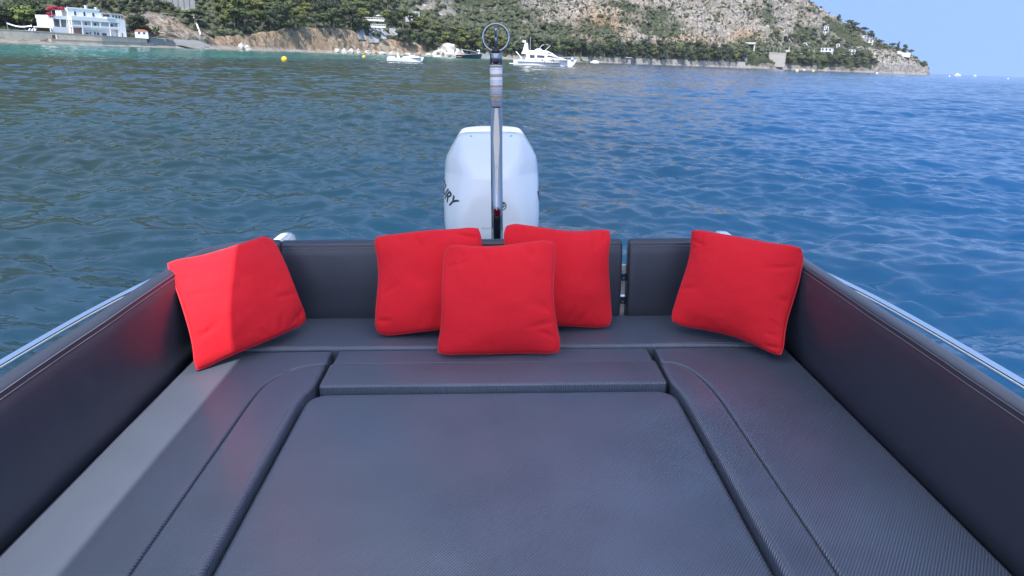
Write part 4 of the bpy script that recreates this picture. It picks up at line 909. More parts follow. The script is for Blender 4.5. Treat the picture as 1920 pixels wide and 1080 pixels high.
# black-hulled boat
ps = on_sea(859, 110.5); pe = on_sea(904, 112.2); ps = at_range(859, hor(859) , 480); pe = at_range(904, hor(904), 492); ps.z = pe.z = 0; Lk = (pe - ps).length; s_ = Lk / 12.0
bk = thing('black_boat', 'sleek black-hulled boat left of the steel pole', 'motor boat', loc=ps, rz=math.atan2((pe - ps).y, (pe - ps).x))
hull(Lk, Y(3.6), Y(1.15), Y(2.0), 'hull', M['navy'], bk, draft=Y(0.4)); yprism('swim_deck', [(-1.6, 0.35), (0.6, 0.35), (0.6, 0.7), (-1.6, 0.6)], 1.6, M['teak'], 0.95, bk)
yprism('hardtop', [(1.6, 3.1), (5.6, 2.75), (8.6, 2.3), (8.8, 2.42), (5.6, 2.98), (1.7, 3.3)], 1.3, M['wall_grey'], 0.95, bk); yprism('windscreen', [(4.6, 1.3), (8.8, 1.75), (8.4, 2.3), (5.6, 2.75)], 1.25, M['smoked'], 0.85, bk)
for y in (-1.2, 1.2): MB().tube([(Y(3.2), Y(y), Y(1.1)), (Y(1.8), Y(y), Y(3.15))], Y(0.12), 6).build('hardtop_support', M['navy'], bk)
yprism('foredeck_strip', [(1.0, 1.2), (11.6, 2.0), (11.4, 2.08), (1.0, 1.28)], 1.72, M['wall_grey'], 0.95, bk)
# landing stage behind it
q = at_range(903, hor(903), 600); jt = thing('landing_stage', 'pale landing stage with a white hoist on the shore behind the black boat', 'jetty', loc=(q.x, q.y, 0), rz=facing(q)); m_ = mpx(q)
MB().box(-36 * m_, 14 * m_, 0, 9, -1, 3.4).build('quay', M['concrete'], jt); MB().tube([(-6 * m_, 2, 3), (-4 * m_, 2, 13 * m_)], 0.5, 6).build('hoist_post', M['wall_white'], jt); MB().box(-9 * m_, -3.4 * m_, 1.2, 2.8, 13 * m_, 15.2 * m_).build('hoist_head', M['wall_white'], jt)
# dinghy near the wall
ps = on_sea(1107, 116.5); q = at_range(1107, hor(1107), 520); dg_ = thing('dinghy', 'small white dinghy off the bow of the motor yacht', 'dinghy', loc=(q.x, q.y, 0), rz=0.05); s_ = 6.2 / 5
hull(6.2, Y(1.9), Y(0.8), Y(1.1), 'hull', M['yacht'], dg_, draft=Y(0.2)); yprism('cover', [(1.0, 0.8), (4.2, 0.95), (3.4, 1.4), (1.4, 1.3)], 0.7, M['yacht'], 0.7, dg_)
# far boat on the horizon
q = at_range(1789, hor(1789), 1500); fb = thing('distant_cruiser', 'white cruiser on the horizon right of the headland', 'boat', loc=(q.x, q.y, 0), rz=-0.25); s_ = 11.0 / 15
hull(11.0, Y(4.2), Y(1.7), Y(2.3), 'hull', M['yacht'], fb, draft=Y(0.4)); yprism('cabin', [(3, 1.8), (12, 2.1), (9.5, 3.8), (4, 3.8)], 1.7, M['yacht'], 0.85, fb); yprism('flybridge', [(4.5, 3.8), (8.5, 3.8), (7.5, 5.0), (5, 5.0)], 1.4, M['yacht'], 0.85, fb); yprism('window', [(5, 2.6), (9.5, 2.6), (8.8, 3.4), (5, 3.4)], 1.72, M['smoked'], 0.97, fb)
q = at_range(1826, hor(1826), 1500); fb = thing('distant_skiff', 'tiny white skiff on the horizon, right of the distant cruiser', 'boat', loc=(q.x, q.y, 0), rz=0.4); s_ = 1.0
hull(7.5, 2.4, 1.0, 1.8, 'hull', M['yacht'], fb); yprism('console', [(2.2, 1.0), (3.6, 1.1), (3.3, 2.6), (2.4, 2.6)], 0.6, M['yacht'], 0.8, fb)
# buoys
M['buoy'] = plain('yellow_buoy_plastic', (0.72, 0.46, 0.02), 0.4, var=0.1); M['buoy_pale'] = plain('faded_buoy_plastic', (0.72, 0.62, 0.25), 0.5, var=0.1)
def buoy(px, py, dpx, label, mat='buoy', r=None):
    q = on_sea(px, py + dpx * 0.35) if r is None else at_range(px, hor(px), r); q.z = 0; d = dpx * mpx(q); t = thing('mooring_buoy', label, 'buoy', loc=q, group='mooring buoys')
    n_ = 14; rings = [[(d / 2 * math.sin(math.pi * max(0.02, min(.98, j / 10))) * math.cos(2 * math.pi * k_ / n_), d / 2 * math.sin(math.pi * max(0.02, min(.98, j / 10))) * math.sin(2 * math.pi * k_ / n_), d * 0.22 - d / 2 * math.cos(math.pi * j / 10)) for k_ in range(n_)] for j in range(11)]
    MB().loft(rings).build('float', M[mat], t, smooth=True); MB().tube([(0.12 * d * math.sin(a_), 0, d * 0.74 + 0.12 * d * math.cos(a_)) for a_ in [2 * math.pi * z / 10 for z in range(10)]], 0.03 * d, 6, closed=True).build('ring', M['iron_and_shade'], t)
    return t
buoy(533, 110, 11.5, 'bigger yellow buoy left of the speedboat'); buoy(682, 106, 6.5, 'smaller yellow buoy just left of the speedboat')
buoy(1495, 132, 6, 'pale yellow buoy off the headland, leftmost and largest of its row', 'buoy_pale', 420); buoy(1525.5, 131, 4.5, 'pale buoy third from the left off the headland', 'buoy_pale', 520); buoy(1508, 130, 3, 'tiny white buoy second from the left off the headland', 'yacht', 700); buoy(1645, 135.5, 3.2, 'tiny white buoy off the cliff of the headland', 'yacht', 640)
buoy(1781, 140, 3, 'tiny white buoy left of the distant cruiser', 'yacht', 620); buoy(1891, 144, 2.6, 'tiny white buoy near the right edge of the picture', 'yacht', 640)
# ------------------------------------------------------------------ the boat we stand on
def offset(poly, d):
    n = len(poly); out = []
    area = sum(poly[i][0] * poly[(i + 1) % n][1] - poly[(i + 1) % n][0] * poly[i][1] for i in range(n))
    sg = 1 if area > 0 else -1
    for i in range(n):
        a, b, c = Vector(poly[i - 1]), Vector(poly[i]), Vector(poly[(i + 1) % n])
        e1 = (b - a).normalized(); e2 = (c - b).normalized()
        n1 = Vector((-e1.y, e1.x)) * sg; n2 = Vector((-e2.y, e2.x)) * sg
        m = (n1 + n2); m = m / max(0.35, m.dot(n1))
        out.append(b + m * d)
    return out
def rrect(x0, x1, y0, y1, r, n=8):
    p = []
    for cx, cy, a0 in ((x1 - r, y1 - r, 0), (x0 + r, y1 - r, 90), (x0 + r, y0 + r, 180), (x1 - r, y0 + r, 270)):
        for k in range(n + 1):
            a = R(a0 + 90 * k / n); p.append((cx + r * math.cos(a), cy + r * math.sin(a)))
    return p
def dense(poly, step=0.04):
    out = []; n = len(poly)
    for i in range(n):
        a = Vector(poly[i]); b = Vector(poly[(i + 1) % n]); m = max(1, int((b - a).length / step))
        for k in range(m): out.append(a + (b - a) * (k / m))
    return out
def pad(name, poly, z0, z1, re, mat, parent, crown=0.0, label=None):
    """upholstered pad: rolled upper edge, optional soft crown"""
    mb = MB(); rings = []
    poly = dense([Vector(p) for p in poly])
    rings.append([(p[0], p[1], z0) for p in poly])
    rings.append([(p[0], p[1], z1 - re) for p in poly])
    for k in range(1, 6):
        a = math.pi / 2 * k / 5; o = offset(poly, re * (1 - math.cos(a)))
        rings.append([(p.x, p.y, z1 - re + re * math.sin(a)) for p in o])
    o = offset(poly, re + 0.004); rings.append([(p.x, p.y, z1 + 0.0002) for p in o])
    if crown:
        cx = sum(p[0] for p in poly) / len(poly); cy = sum(p[1] for p in poly) / len(poly)
        for s in (0.94, 0.86, 0.74, 0.58, 0.40, 0.2):
            zz = z1 + crown * (1 - s ** 3)
            rings.append([(cx + (p.x - cx) * s, cy + (p.y - cy) * s, zz) for p in o])
    mb.loft(rings, cap0=False)
    ob = mb.build(name, mat, parent, smooth=True)
    if label: ob['label'] = label
    return ob
def stitch(pts, parent, rad=0.0011, name='stitching', dash=0.0):
    mb = MB(); pts = [Vector(p) for p in pts]
    mb.tube(pts, rad, 5)
    return mb.build(name, M['thread'], parent, smooth=True)

boat = thing('motorboat', 'boat we stand on, with a U-shaped dark navy padded lounge at its stern', 'boat', BOAT)
# hull shell and deck underneath the upholstery
hb = MB()
st = []
for y, hw in ((-3.2, 1.20), (-1.5, 1.36), (0.5, 1.385), (2.0, 1.375), (3.0, 1.34), (3.22, 1.26)):
    st.append([(-hw, y, 0.22), (-hw + 0.02, y, -0.2), (-hw + 0.12, y, -0.7), (0, y, -1.05), (hw - 0.12, y, -0.7), (hw - 0.02, y, -0.2), (hw, y, 0.22), (hw - 0.05, y, 0.235), (hw - 0.06, y, -0.16), (-hw + 0.06, y, -0.16), (-hw + 0.05, y, 0.235)])
hb.loft(st); hb.build('hull', M['gel'], boat, bevel=0.006)
MB().box(-1.27, 1.27, -3.0, 3.19, -0.155, -0.125).build('deck_liner', M['dark'], boat)
# swim platform either side of the motor, with moulded corner cleat housings
for s in (-1, 1):
    pf = MB(); pf.prism([(s * 0.50, -0.30), (s * 1.22, -0.30), (s * 1.22, -0.10), (s * 0.50, -0.10)], 3.23, 3.95)
    pf.build('swim_platform', M['gel'], boat, bevel=0.02)
hump = [(0.02, 0.0), (0.04, 0.10), (0.075, 0.125), (0.135, 0.125), (0.165, 0.10), (0.185, 0.0)]
for x0, tz in ((-1.135, 0.300), (1.045, 0.296)):
    mb = MB(); rings = []
    for y, s in ((3.30, 0.86), (3.33, 1.0), (3.50, 1.0), (3.56, 0.8)):
        rings.append([(x0 + 0.107 + (x - 0.107) * s, y, -0.12 + (tz + 0.12) * (z / 0.125) * (0.9 + 0.1 * s)) for x, z in hump])
    mb.loft(rings); mb.build('corner_moulding', M['gel'], boat, bevel=0.008)

# --- seat pads
ZS = 0.0
Lc = [(-0.66, 2.585), (-0.715, 2.572), (-0.775, 2.525), (-0.822, 2.44), (-0.842, 2.33), (-0.845, 2.0), (-0.84, 0.45)]
Rc = [(0.655, 2.568), (0.70, 2.555), (0.742, 2.50), (0.768, 2.40), (0.782, 2.27), (0.785, 2.0), (0.785, 0.45)]
Lc = [tuple(p)[:2] for p in catmull([(x, y, 0) for x, y in Lc], 5)]
Rc = [tuple(p)[:2] for p in catmull([(x, y, 0) for x, y in Rc], 5)]
side_l = [(-1.188, 0.45), (-1.188, 2.712), (-0.656, 2.712), (-0.656, 2.592)] + [(x - 0.0015, y + 0.0015) for x, y in Lc[1:]]
side_r = [(1.188, 0.45), (1.188, 2.712), (0.652, 2.712), (0.652, 2.575)] + [(x + 0.0015, y + 0.0015) for x, y in Rc[1:]]
pad('side_seat_cushion', side_l, -0.12, ZS, 0.011, M['vinyl'], boat, label='left side seat cushion with a strip of sunlight along it')
pad('side_seat_cushion', side_r, -0.12, ZS, 0.011, M['vinyl'], boat, label='right side seat cushion in shade')
bol_l = [(x + 0.0015, y - 0.003) for x, y in Lc] + [(-0.674, 0.45), (-0.674, 2.24), (-0.666, 2.32), (-0.651, 2.38), (-0.651, 2.56)]
bol_r = [(x - 0.0015, y - 0.003) for x, y in Rc] + [(0.660, 0.45), (0.660, 2.24), (0.654, 2.32), (0.643, 2.38), (0.643, 2.55)]
pad('seat_bolster', bol_l, -0.12, ZS + 0.004, 0.014, M['vinyl'], boat)
pad('seat_bolster', bol_r, -0.12, ZS + 0.004, 0.014, M['vinyl'], boat)
pad('rear_seat_cushion', rrect(-1.19, 1.19, 2.722, 3.085, 0.02, 4), -0.12, ZS + 0.010, 0.014, M['vinyl'], boat)
pad('filler_cushion', rrect(-0.628, 0.622, 2.580, 2.716, 0.012, 3), -0.12, ZS - 0.001, 0.008, M['vinyl'], boat)
fl = pad('filler_cushion', rrect(-0.634, 0.628, 2.372, 2.577, 0.012, 3), -0.12, ZS + 0.004, 0.008, M['vinyl'], boat)
sp = pad('sun_pad', rrect(-0.668, 0.653, 0.30, 2.366, 0.08, 10), -0.13, ZS - 0.020, 0.020, M['vinyl'], boat, crown=0.006)
# top stitching along the pad edges
def edge_line(x0, y0, x1, y1, z, n=2): return [(x0 + (x1 - x0) * i / n, y0 + (y1 - y0) * i / n, z) for i in range(n + 1)]
stitch(edge_line(-0.62, 2.383, 0.614, 2.383, ZS + 0.0042), fl)
stitch(edge_line(-1.17, 2.736, -0.66, 2.736, ZS + 0.0098), boat); stitch(edge_line(0.66, 2.736, 1.17, 2.736, ZS + 0.0098), boat)
for x in (-0.694, 0.680):
    stitch(edge_line(x, 0.5, x, 2.2, ZS + 0.0042), boat)
    stitch(edge_line(x + (0.007 if x < 0 else -0.007), 0.5, x + (0.007 if x < 0 else -0.007), 2.2, ZS + 0.0028), boat)
for c, sgn in ((Lc, -1), (Rc, 1)):
    stitch([(x - sgn * 0.016, y - 0.010, ZS + 0.0036) for x, y in c], boat, 0.0008)

# --- backrests: a rolled profile swept along a path
PROF = [(0.010, -0.035), (0.000, -0.01), (-0.006, 0.06), (-0.010, 0.14), (-0.010, 0.22), (-0.004, 0.30), (0.0, 0.328), (0.0035, 0.337), (0.003, 0.342),
        (0.0055, 0.347), (0.005, 0.352), (0.010, 0.358), (0.022, 0.366), (0.036, 0.367), (0.050, 0.361), (0.061, 0.346), (0.067, 0.322), (0.069, 0.28), (0.069, -0.12)]
def sweep(name, path, parent, lean=0.0, top=1.0, round_ends=True, label=None):
    """path: plan points; the pad lies to the left of the direction of travel's outside (outward normal given by right-hand side)"""
    path = [Vector((p[0], p[1])) for p in path]; m = len(path); rings = []; L1 = []; L2 = []
    for i, p in enumerate(path):
        a = path[max(0, i - 1)]; b = path[min(m - 1, i + 1)]; t = (b - a).normalized(); nrm = Vector((-t.y, t.x))
        ring = []
        for q, z in PROF:
            d = q + lean * max(0, z) / 0.36 + 0.0035 * noise.noise(Vector((p.x * 2.6, p.y * 2.6, z * 3))) + 0.0012 * noise.noise(Vector((p.x * 14, p.y * 14, z * 6)))
            ring.append((p.x + nrm.x * d, p.y + nrm.y * d, z * top))
        rings.append(ring)
        for L, (q, z) in ((L1, PROF[7]), (L2, PROF[10])):
            d = q + lean * z / 0.36 - 0.0006 + 0.0035 * noise.noise(Vector((p.x * 2.6, p.y * 2.6, z * 3))) + 0.0012 * noise.noise(Vector((p.x * 14, p.y * 14, z * 6))); L.append((p.x + nrm.x * d, p.y + nrm.y * d, z * top + 0.0004))
    if round_ends:
        def shrink(r, k, along):
            cx = sum(v[0] for v in r) / len(r); cy = sum(v[1] for v in r) / len(r); cz = sum(v[2] for v in r) / len(r)
            return [(cx + (v[0] - cx) * k + along.x, cy + (v[1] - cy) * k + along.y, cz + (v[2] - cz) * (0.5 + k / 2)) for v in r]
        t0 = (path[0] - path[1]).normalized(); t1 = (path[-1] - path[-2]).normalized()
        rings = [shrink(rings[0], 0.74, t0 * 0.012), shrink(rings[0], 0.92, t0 * 0.008)] + rings + [shrink(rings[-1], 0.92, t1 * 0.008), shrink(rings[-1], 0.74, t1 * 0.012)]
    mb = MB(); mb.loft(rings, closed=True)
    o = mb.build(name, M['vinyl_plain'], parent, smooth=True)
    if label: o['label'] = label
    for L in (L1, L2): stitch(L, o, 0.0012)
    return o
def corner(sx, ye=3.068):
    pts = [(sx * 1.200, 0.35 + 0.03 * i) for i in range(0, 84)]
    rc = 0.215; cx = sx * (1.200 - rc); cy = ye - rc
    pts = [p for p in pts if p[1] < cy - 0.02]
    for k in range(0, 13):
        a = R(90 * k / 12); pts.append((cx + sx * rc * math.cos(a), cy + rc * math.sin(a)))
    return pts
pl = corner(-1)
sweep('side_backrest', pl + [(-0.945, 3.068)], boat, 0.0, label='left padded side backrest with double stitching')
def mirror_sweep():
    # build the right one as a mirror of a left-hand sweep
    o = sweep('side_backrest', corner(-1) + [(-0.955, 3.068)], boat, 0.0, label='right padded side backrest with double stitching')
    for ob in [o] + list(o.children):
        for v in ob.data.vertices: v.co.x = -v.co.x
        ob.data.flip_normals()
mirror_sweep()
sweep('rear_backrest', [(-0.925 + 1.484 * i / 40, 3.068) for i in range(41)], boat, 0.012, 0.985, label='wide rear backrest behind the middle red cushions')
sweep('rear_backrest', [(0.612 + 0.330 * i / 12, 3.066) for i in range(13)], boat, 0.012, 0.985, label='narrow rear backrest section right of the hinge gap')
# hinge gap between the two rear backrests
hg = MB()
hg.box(0.574, 0.630, 3.145, 3.160, -0.02, 0.055); hg.box(0.574, 0.630, 3.145, 3.160, 0.085, 0.165); hg.box(0.574, 0.630, 3.145, 3.16, 0.195, 0.228)
hg.build('hinge_plate', M['gel'], boat, bevel=0.003)
for z in (0.070, 0.18):
    h_ = MB().box(0.568, 0.606, 3.10, 3.125, z - 0.014, z + 0.014).build('hinge', M['black'], boat, bevel=0.003)
    MB().tube([(0.585, 3.099, z), (0.585, 3.094, z)], 0.0038, 10).build('screw', M['chrome'], h_)
# handrails outside the side backrests
for s in (-1, 1):
    pts = catmull([(s * 1.40, -0.6, 0.24), (s * 1.47, 0.4, 0.25), (s * 1.485, 1.4, 0.255), (s * 1.475, 2.1, 0.255), (s * 1.445, 2.65, 0.25), (s * 1.38, 3.05, 0.24), (s * 1.28, 3.19, 0.20)], 8)
    rl = MB().tube(pts, 0.0138, 14).build('handrail', M['rail'], boat, smooth=True)
    for y in (0.2, 1.2, 2.95):
        x = 1.49 if y < 2.5 else 1.41
        MB().tube([(s * x, y, 0.25), (s * 1.355, y, 0.20)], 0.011, 10).build('rail_bracket', M['chrome'], boat, smooth=True)

# ------------------------------------------------------------------ sun canopy above and behind the camera (unseen; inferred from its shadow, made translucent to add fill light)
ct = thing('sun_canopy', 'ivory canvas sun awning on steel posts over the cockpit, above the frame', 'canopy', BOAT)
CX0, CX1, CY0, CY1, CZ = -1.12, 1.12, -2.4, 3.3, 1.9
vv = []; ff = []; nx, ny = 16, 40
for j in range(ny + 1):
    for i in range(nx + 1):
        x = CX0 + (CX1 - CX0) * i / nx; y = CY0 + (CY1 - CY0) * j / ny
        vv.append((x, y, CZ + 0.10 * (1 - (x / CX1) ** 2) - 0.015 * math.sin(y * 3.3) ** 2))
for j in range(ny):
    for i in range(nx):
        q = j * (nx + 1) + i; ff.append((q, q + 1, q + nx + 2, q + nx + 1))
mesh('canvas', vv, ff, M['canvas'], ct)
for y in (CY0, -0.9, 0.6, 1.8, CY1):
    MB().tube([(CX1 * math.cos(R(a)) , y, CZ - 0.012 + 0.10 * (1 - math.cos(R(a)) ** 2)) for a in range(0, 181, 12)], 0.012, 10).build('bow', M['chrome'], ct, smooth=True)
for x in (-1.10, 1.10):
    MB().tube([(x, CY0, CZ - 0.015), (x, CY1, CZ - 0.015)], 0.013, 10).build('side_tube', M['chrome'], ct, smooth=True)
    for y in (-2.0, -0.55):
        MB().tube([(x * 1.16, y, 0.2), (x, y + 0.05, CZ - 0.02)], 0.016, 12).build('post', M['chrome'], ct, smooth=True)

# ------------------------------------------------------------------ outboard motor
MX = -0.010
ob = thing('outboard_motor', 'white outboard motor hung on the stern behind the steel pole', 'outboard motor', BOAT @ Matrix.Translation((MX, 3.95, -0.6)))
def motor_ring(z, hw, yf, yb, cf, cr, n=7):
    """plan outline of the cowl at a height: chamfered front corners, round back"""
    pts = [(-hw, yf + cf * 1.25), (-hw + cf, yf), (hw - cf, yf), (hw, yf + cf * 1.25), (hw, yb - cr), (hw - cr, yb), (-hw + cr, yb), (-hw, yb - cr)]
    out = []
    m = len(pts)
    for i in range(m):
        a, b, c = Vector(pts[i - 1]), Vector(pts[i]), Vector(pts[(i + 1) % m])
        r = min((a - b).length, (c - b).length) * 0.34
        p0 = b + (a - b).normalized() * r; p1 = b + (c - b).normalized() * r
        for k in range(n):
            t = k / (n - 1); out.append((1 - t) ** 2 * p0 + 2 * t * (1 - t) * b + t * t * p1)
    return [Vector((p.x, p.y, z)) for p in out]
LV = [  # z, half width, front y, back y, front chamfer, back radius   (relative to the seat plane / motor origin y 3.95)
    (-0.55, 0.200, 0.10, 0.62, 0.10, 0.10), (-0.20, 0.225, 0.04, 0.72, 0.10, 0.10), (0.00, 0.246, 0.00, 0.76, 0.10, 0.12), (0.10, 0.258, -0.02, 0.78, 0.105, 0.13), (0.150, 0.262, -0.022, 0.782, 0.105, 0.13), (0.156, 0.257, -0.018, 0.776, 0.105, 0.13),
    (0.162, 0.270, -0.030, 0.788, 0.105, 0.13), (0.22, 0.275, -0.030, 0.79, 0.105, 0.13), (0.34, 0.277, -0.024, 0.79, 0.115, 0.13), (0.43, 0.276, -0.016, 0.785, 0.130, 0.13), (0.495, 0.274, -0.008, 0.78, 0.148, 0.13),
    (0.513, 0.273, -0.005, 0.779, 0.152, 0.13), (0.520, 0.2725, 0.002, 0.778, 0.150, 0.13), (0.56, 0.269, 0.028, 0.772, 0.130, 0.13), (0.605, 0.261, 0.060, 0.76, 0.105, 0.13), (0.618, 0.256, 0.069, 0.756, 0.098, 0.13), (0.66, 0.231, 0.098, 0.738, 0.066, 0.12), (0.71, 0.202, 0.132, 0.71, 0.036, 0.11),
    (0.733, 0.188, 0.149, 0.69, 0.030, 0.10), (0.745, 0.176, 0.162, 0.675, 0.030, 0.09), (0.752, 0.155, 0.182, 0.65, 0.030, 0.07), (0.757, 0.10, 0.22, 0.60, 0.03, 0.05), (0.759, 0.05, 0.26, 0.56, 0.02, 0.03)]
LV = [((z if z < 0.2 else 0.2 + (z - 0.2) * 0.945) + 0.6, *q) for z, *q in LV]
mb = MB(); mb.loft([motor_ring(*l) for l in LV]); cowl = mb.build('cowl', M['gel'], ob, smooth=True)
md = cowl.modifiers.new('sub', 'SUBSURF'); md.levels = 1; md.render_levels = 1
mb = MB(); mb.loft([motor_ring(z, hw, yf, yb, 0.08, 0.06) for z, hw, yf, yb in ((-0.62, 0.09, 0.22, 0.52), (-0.30, 0.11, 0.20, 0.55), (0.04, 0.15, 0.14, 0.60))])
mb.build('midsection', M['gel'], ob, smooth=True)
MB().box(-0.14, 0.14, -0.62, 0.20, 0.08, 0.36).build('mount_bracket', M['gel'], ob, bevel=0.02)
gr = MB()
for s in (-1, 1): gr.tube([(s * 0.118, 0.160, 1.310), (s * 0.095, 0.154, 1.3005), (s * 0.03, 0.156, 1.303)], 0.004, 8)
gr.build('air_intake', M['black'], ob, smooth=True)
# lettering wrapped on the cowl
def text_mesh(txt, size, extrude=0.0, shear=0.0, bold=0.0):
    cu = bpy.data.curves.new('lettering', 'FONT'); cu.body = txt; cu.size = size; cu.extrude = extrude; cu.shear = shear; cu.offset = bold
    cu.align_x = 'CENTER'; cu.align_y = 'CENTER'; cu.resolution_u = 3
    o = bpy.data.objects.new('lettering', cu); COL.objects.link(o)
    bpy.context.view_layer.update()
    dg = bpy.context.evaluated_depsgraph_get(); me = bpy.data.meshes.new_from_object(o.evaluated_get(dg))
    bpy.data.objects.remove(o); return me
bpy.context.view_layer.update()
dgx = bpy.context.evaluated_depsgraph_get()
bvh_c = BVHTree.FromObject(cowl, dgx)
def project(me, frame, direction, off=0.0012):
    """lay a flat lettering on the cowl along a direction"""
    bm = bmesh.new(); bm.from_mesh(me)
    bmesh.ops.triangulate(bm, faces=bm.faces)
    for _ in range(2):
        bmesh.ops.subdivide_edges(bm, edges=[e for e in bm.edges if e.calc_length() > 0.02], cuts=1)
    d = Vector(direction)
    for v in bm.verts:
        p = frame @ v.co; h = bvh_c.ray_cast(p, d)
        v.co = (h[0] + h[1] * off * (1 if h[1].dot(d) < 0 else -1)) if h[0] is not None else Vector((0, 0, -9))
    bmesh.ops.delete(bm, geom=[v for v in bm.verts if v.co.z < -5], context='VERTS')
    bm.to_mesh(me); bm.free(); return me
M['decal'] = plain('dark_grey_decal', (0.05, 0.05, 0.055), 0.35)
M['decal_lt'] = plain('grey_decal', (0.30, 0.30, 0.32), 0.4)
# left side: text reads towards the camera and slopes down
a = R(-27)
fr = Matrix.Translation((-0.6, 0.205, 1.03)) @ Matrix(((0, 0, -1, 0), (-math.cos(a), math.sin(a), 0, 0), (math.sin(a), math.cos(a), 0, 0), (0, 0, 0, 1)))
link('side_lettering', project(text_mesh('MERCURY', 0.082, 0, 0.2, 0.0025), fr, (1, 0, 0)), M['decal'], cowl)
fr = Matrix.Translation((0.6, 0.30, 1.045)) @ Matrix(((0, 0, 1, 0), (math.cos(a), math.sin(a), 0, 0), (-math.sin(a), math.cos(a), 0, 0), (0, 0, 0, 1)))
link('side_lettering', project(text_mesh('MERCURY', 0.082, 0, 0.2, 0.0025), fr, (-1, 0, 0)), M['decal'], cowl)
fr = Matrix.Translation((0.005, -0.5, 0.824)) @ Matrix(((1, 0, 0, 0), (0, 0, -1, 0), (0, 1, 0, 0), (0, 0, 0, 1)))
link('front_lettering', project(text_mesh('F o u r S t r o k e', 0.0165, 0, 0, 0.0003), fr, (0, 1, 0)), M['decal_lt'], cowl)
# round badge on the front
bm_ = MB(); seg = 28
def ringdisc(r0_, r1_, cx, cz):
    v = []; f = []
    for k in range(seg):
        a_ = 2 * math.pi * k / seg
        v += [(cx + r0_ * math.cos(a_), -0.5, cz + r0_ * math.sin(a_)), (cx + r1_ * math.cos(a_), -0.5, cz + r1_ * math.sin(a_))]
    for k in range(seg):
        l = (k + 1) % seg; f.append((2 * k, 2 * k + 1, 2 * l + 1, 2 * l))
    return v, f
bx, bz = 0.058, 0.948
bm_.add(*ringdisc(0.0195, 0.0245, bx, bz))
for q in (((-0.018, 0.010), (0.010, 0.020), (0.018, 0.012), (-0.010, 0.002)), ((-0.012, -0.004), (0.018, 0.006), (0.012, -0.006), (-0.006, -0.014))):
    bm_.add([(bx + x, -0.5, bz + z) for x, z in q], [(0, 1, 2, 3)])
me = bpy.data.meshes.new('badge'); me.from_pydata([tuple(p) for p in bm_.v], [], bm_.f)
bd = link('badge', project(me, Matrix.Identity(4), (0, 1, 0)), M['decal'], cowl)

# ------------------------------------------------------------------ steel tow pole
PX = 0.017
tp = thing('tow_pole', 'polished steel tow pole with a ring on top, standing in front of the motor', 'pole', BOAT @ Matrix.Translation((PX, 3.40, -0.12)))
tz = lambda z: z + 0.12
MB().tube([(0, 0, 0), (0, 0, tz(0.915)), ], 0.0275, 28).build('post', M['chrome'], tp, smooth=True)
k = NT('printed_sleeve'); v = k.coord('Object')
sx_ = k.n('ShaderNodeSeparateXYZ'); k.l(v, sx_.inputs[0])
zn = k.n('ShaderNodeCombineXYZ'); k.l(sx_.outputs[2], zn.inputs[2])
lin = k.ramp(k.noise(zn.outputs[0], 95.0, 3, 0.7), [(0.44, (0.42, 0.43, 0.48)), (0.5, (0.66, 0.67, 0.74)), (0.62, (0.70, 0.71, 0.78))])
M['sleeve'] = k.set(color=lin, rough=0.25, coat=0.4)
M['ochre'] = plain('ochre_band', (0.42, 0.24, 0.05), 0.5)
sv = MB().tube([(0, 0, tz(0.917)), (0, 0, tz(1.096))], 0.0285, 28).build('sleeve', M['sleeve'], tp, smooth=True)
for z in (0.955, 0.962, 1.003, 1.008, 1.050, 1.056, 1.092):
    MB().tube([(0, 0, tz(z - 0.0016)), (0, 0, tz(z + 0.0016))], 0.0296, 24).build('band', M['ochre'], sv, smooth=False)
MB().tube([(0, 0, tz(1.0965)), (0, 0, tz(1.144)), (0, 0, tz(1.149))], [0.0275, 0.0275, 0.024], 28).build('head', M['chrome'], tp, smooth=True)
MB().tube([(0, 0, tz(1.149)), (0, 0, tz(1.153)), (0, 0, tz(1.158)), (0, 0, tz(1.168)), (0, 0, tz(1.173))], [0.014, 0.020, 0.020, 0.012, 0.008], 20).build('collar', M['black'], tp, smooth=True)
cz = tz(1.2135)
MB().tube([(0.058 * math.sin(2 * math.pi * k / 40), 0, cz + 0.058 * math.cos(2 * math.pi * k / 40)) for k in range(40)], 0.0060, 12, closed=True).build('ring', M['chrome'], tp, smooth=True)
MB().tube([(0, 0, tz(1.165)), (0, 0, tz(1.205)), (0, 0, tz(1.252)), (0, 0, tz(1.257))], [0.005, 0.006, 0.008, 0.005], 14).build('pin', M['chrome'], tp, smooth=True)
MB().tube([(0, -0.0075, tz(1.214)), (0, -0.0078, tz(1.244))], 0.0035, 8).build('pin_slot', M['black'], tp, smooth=True)

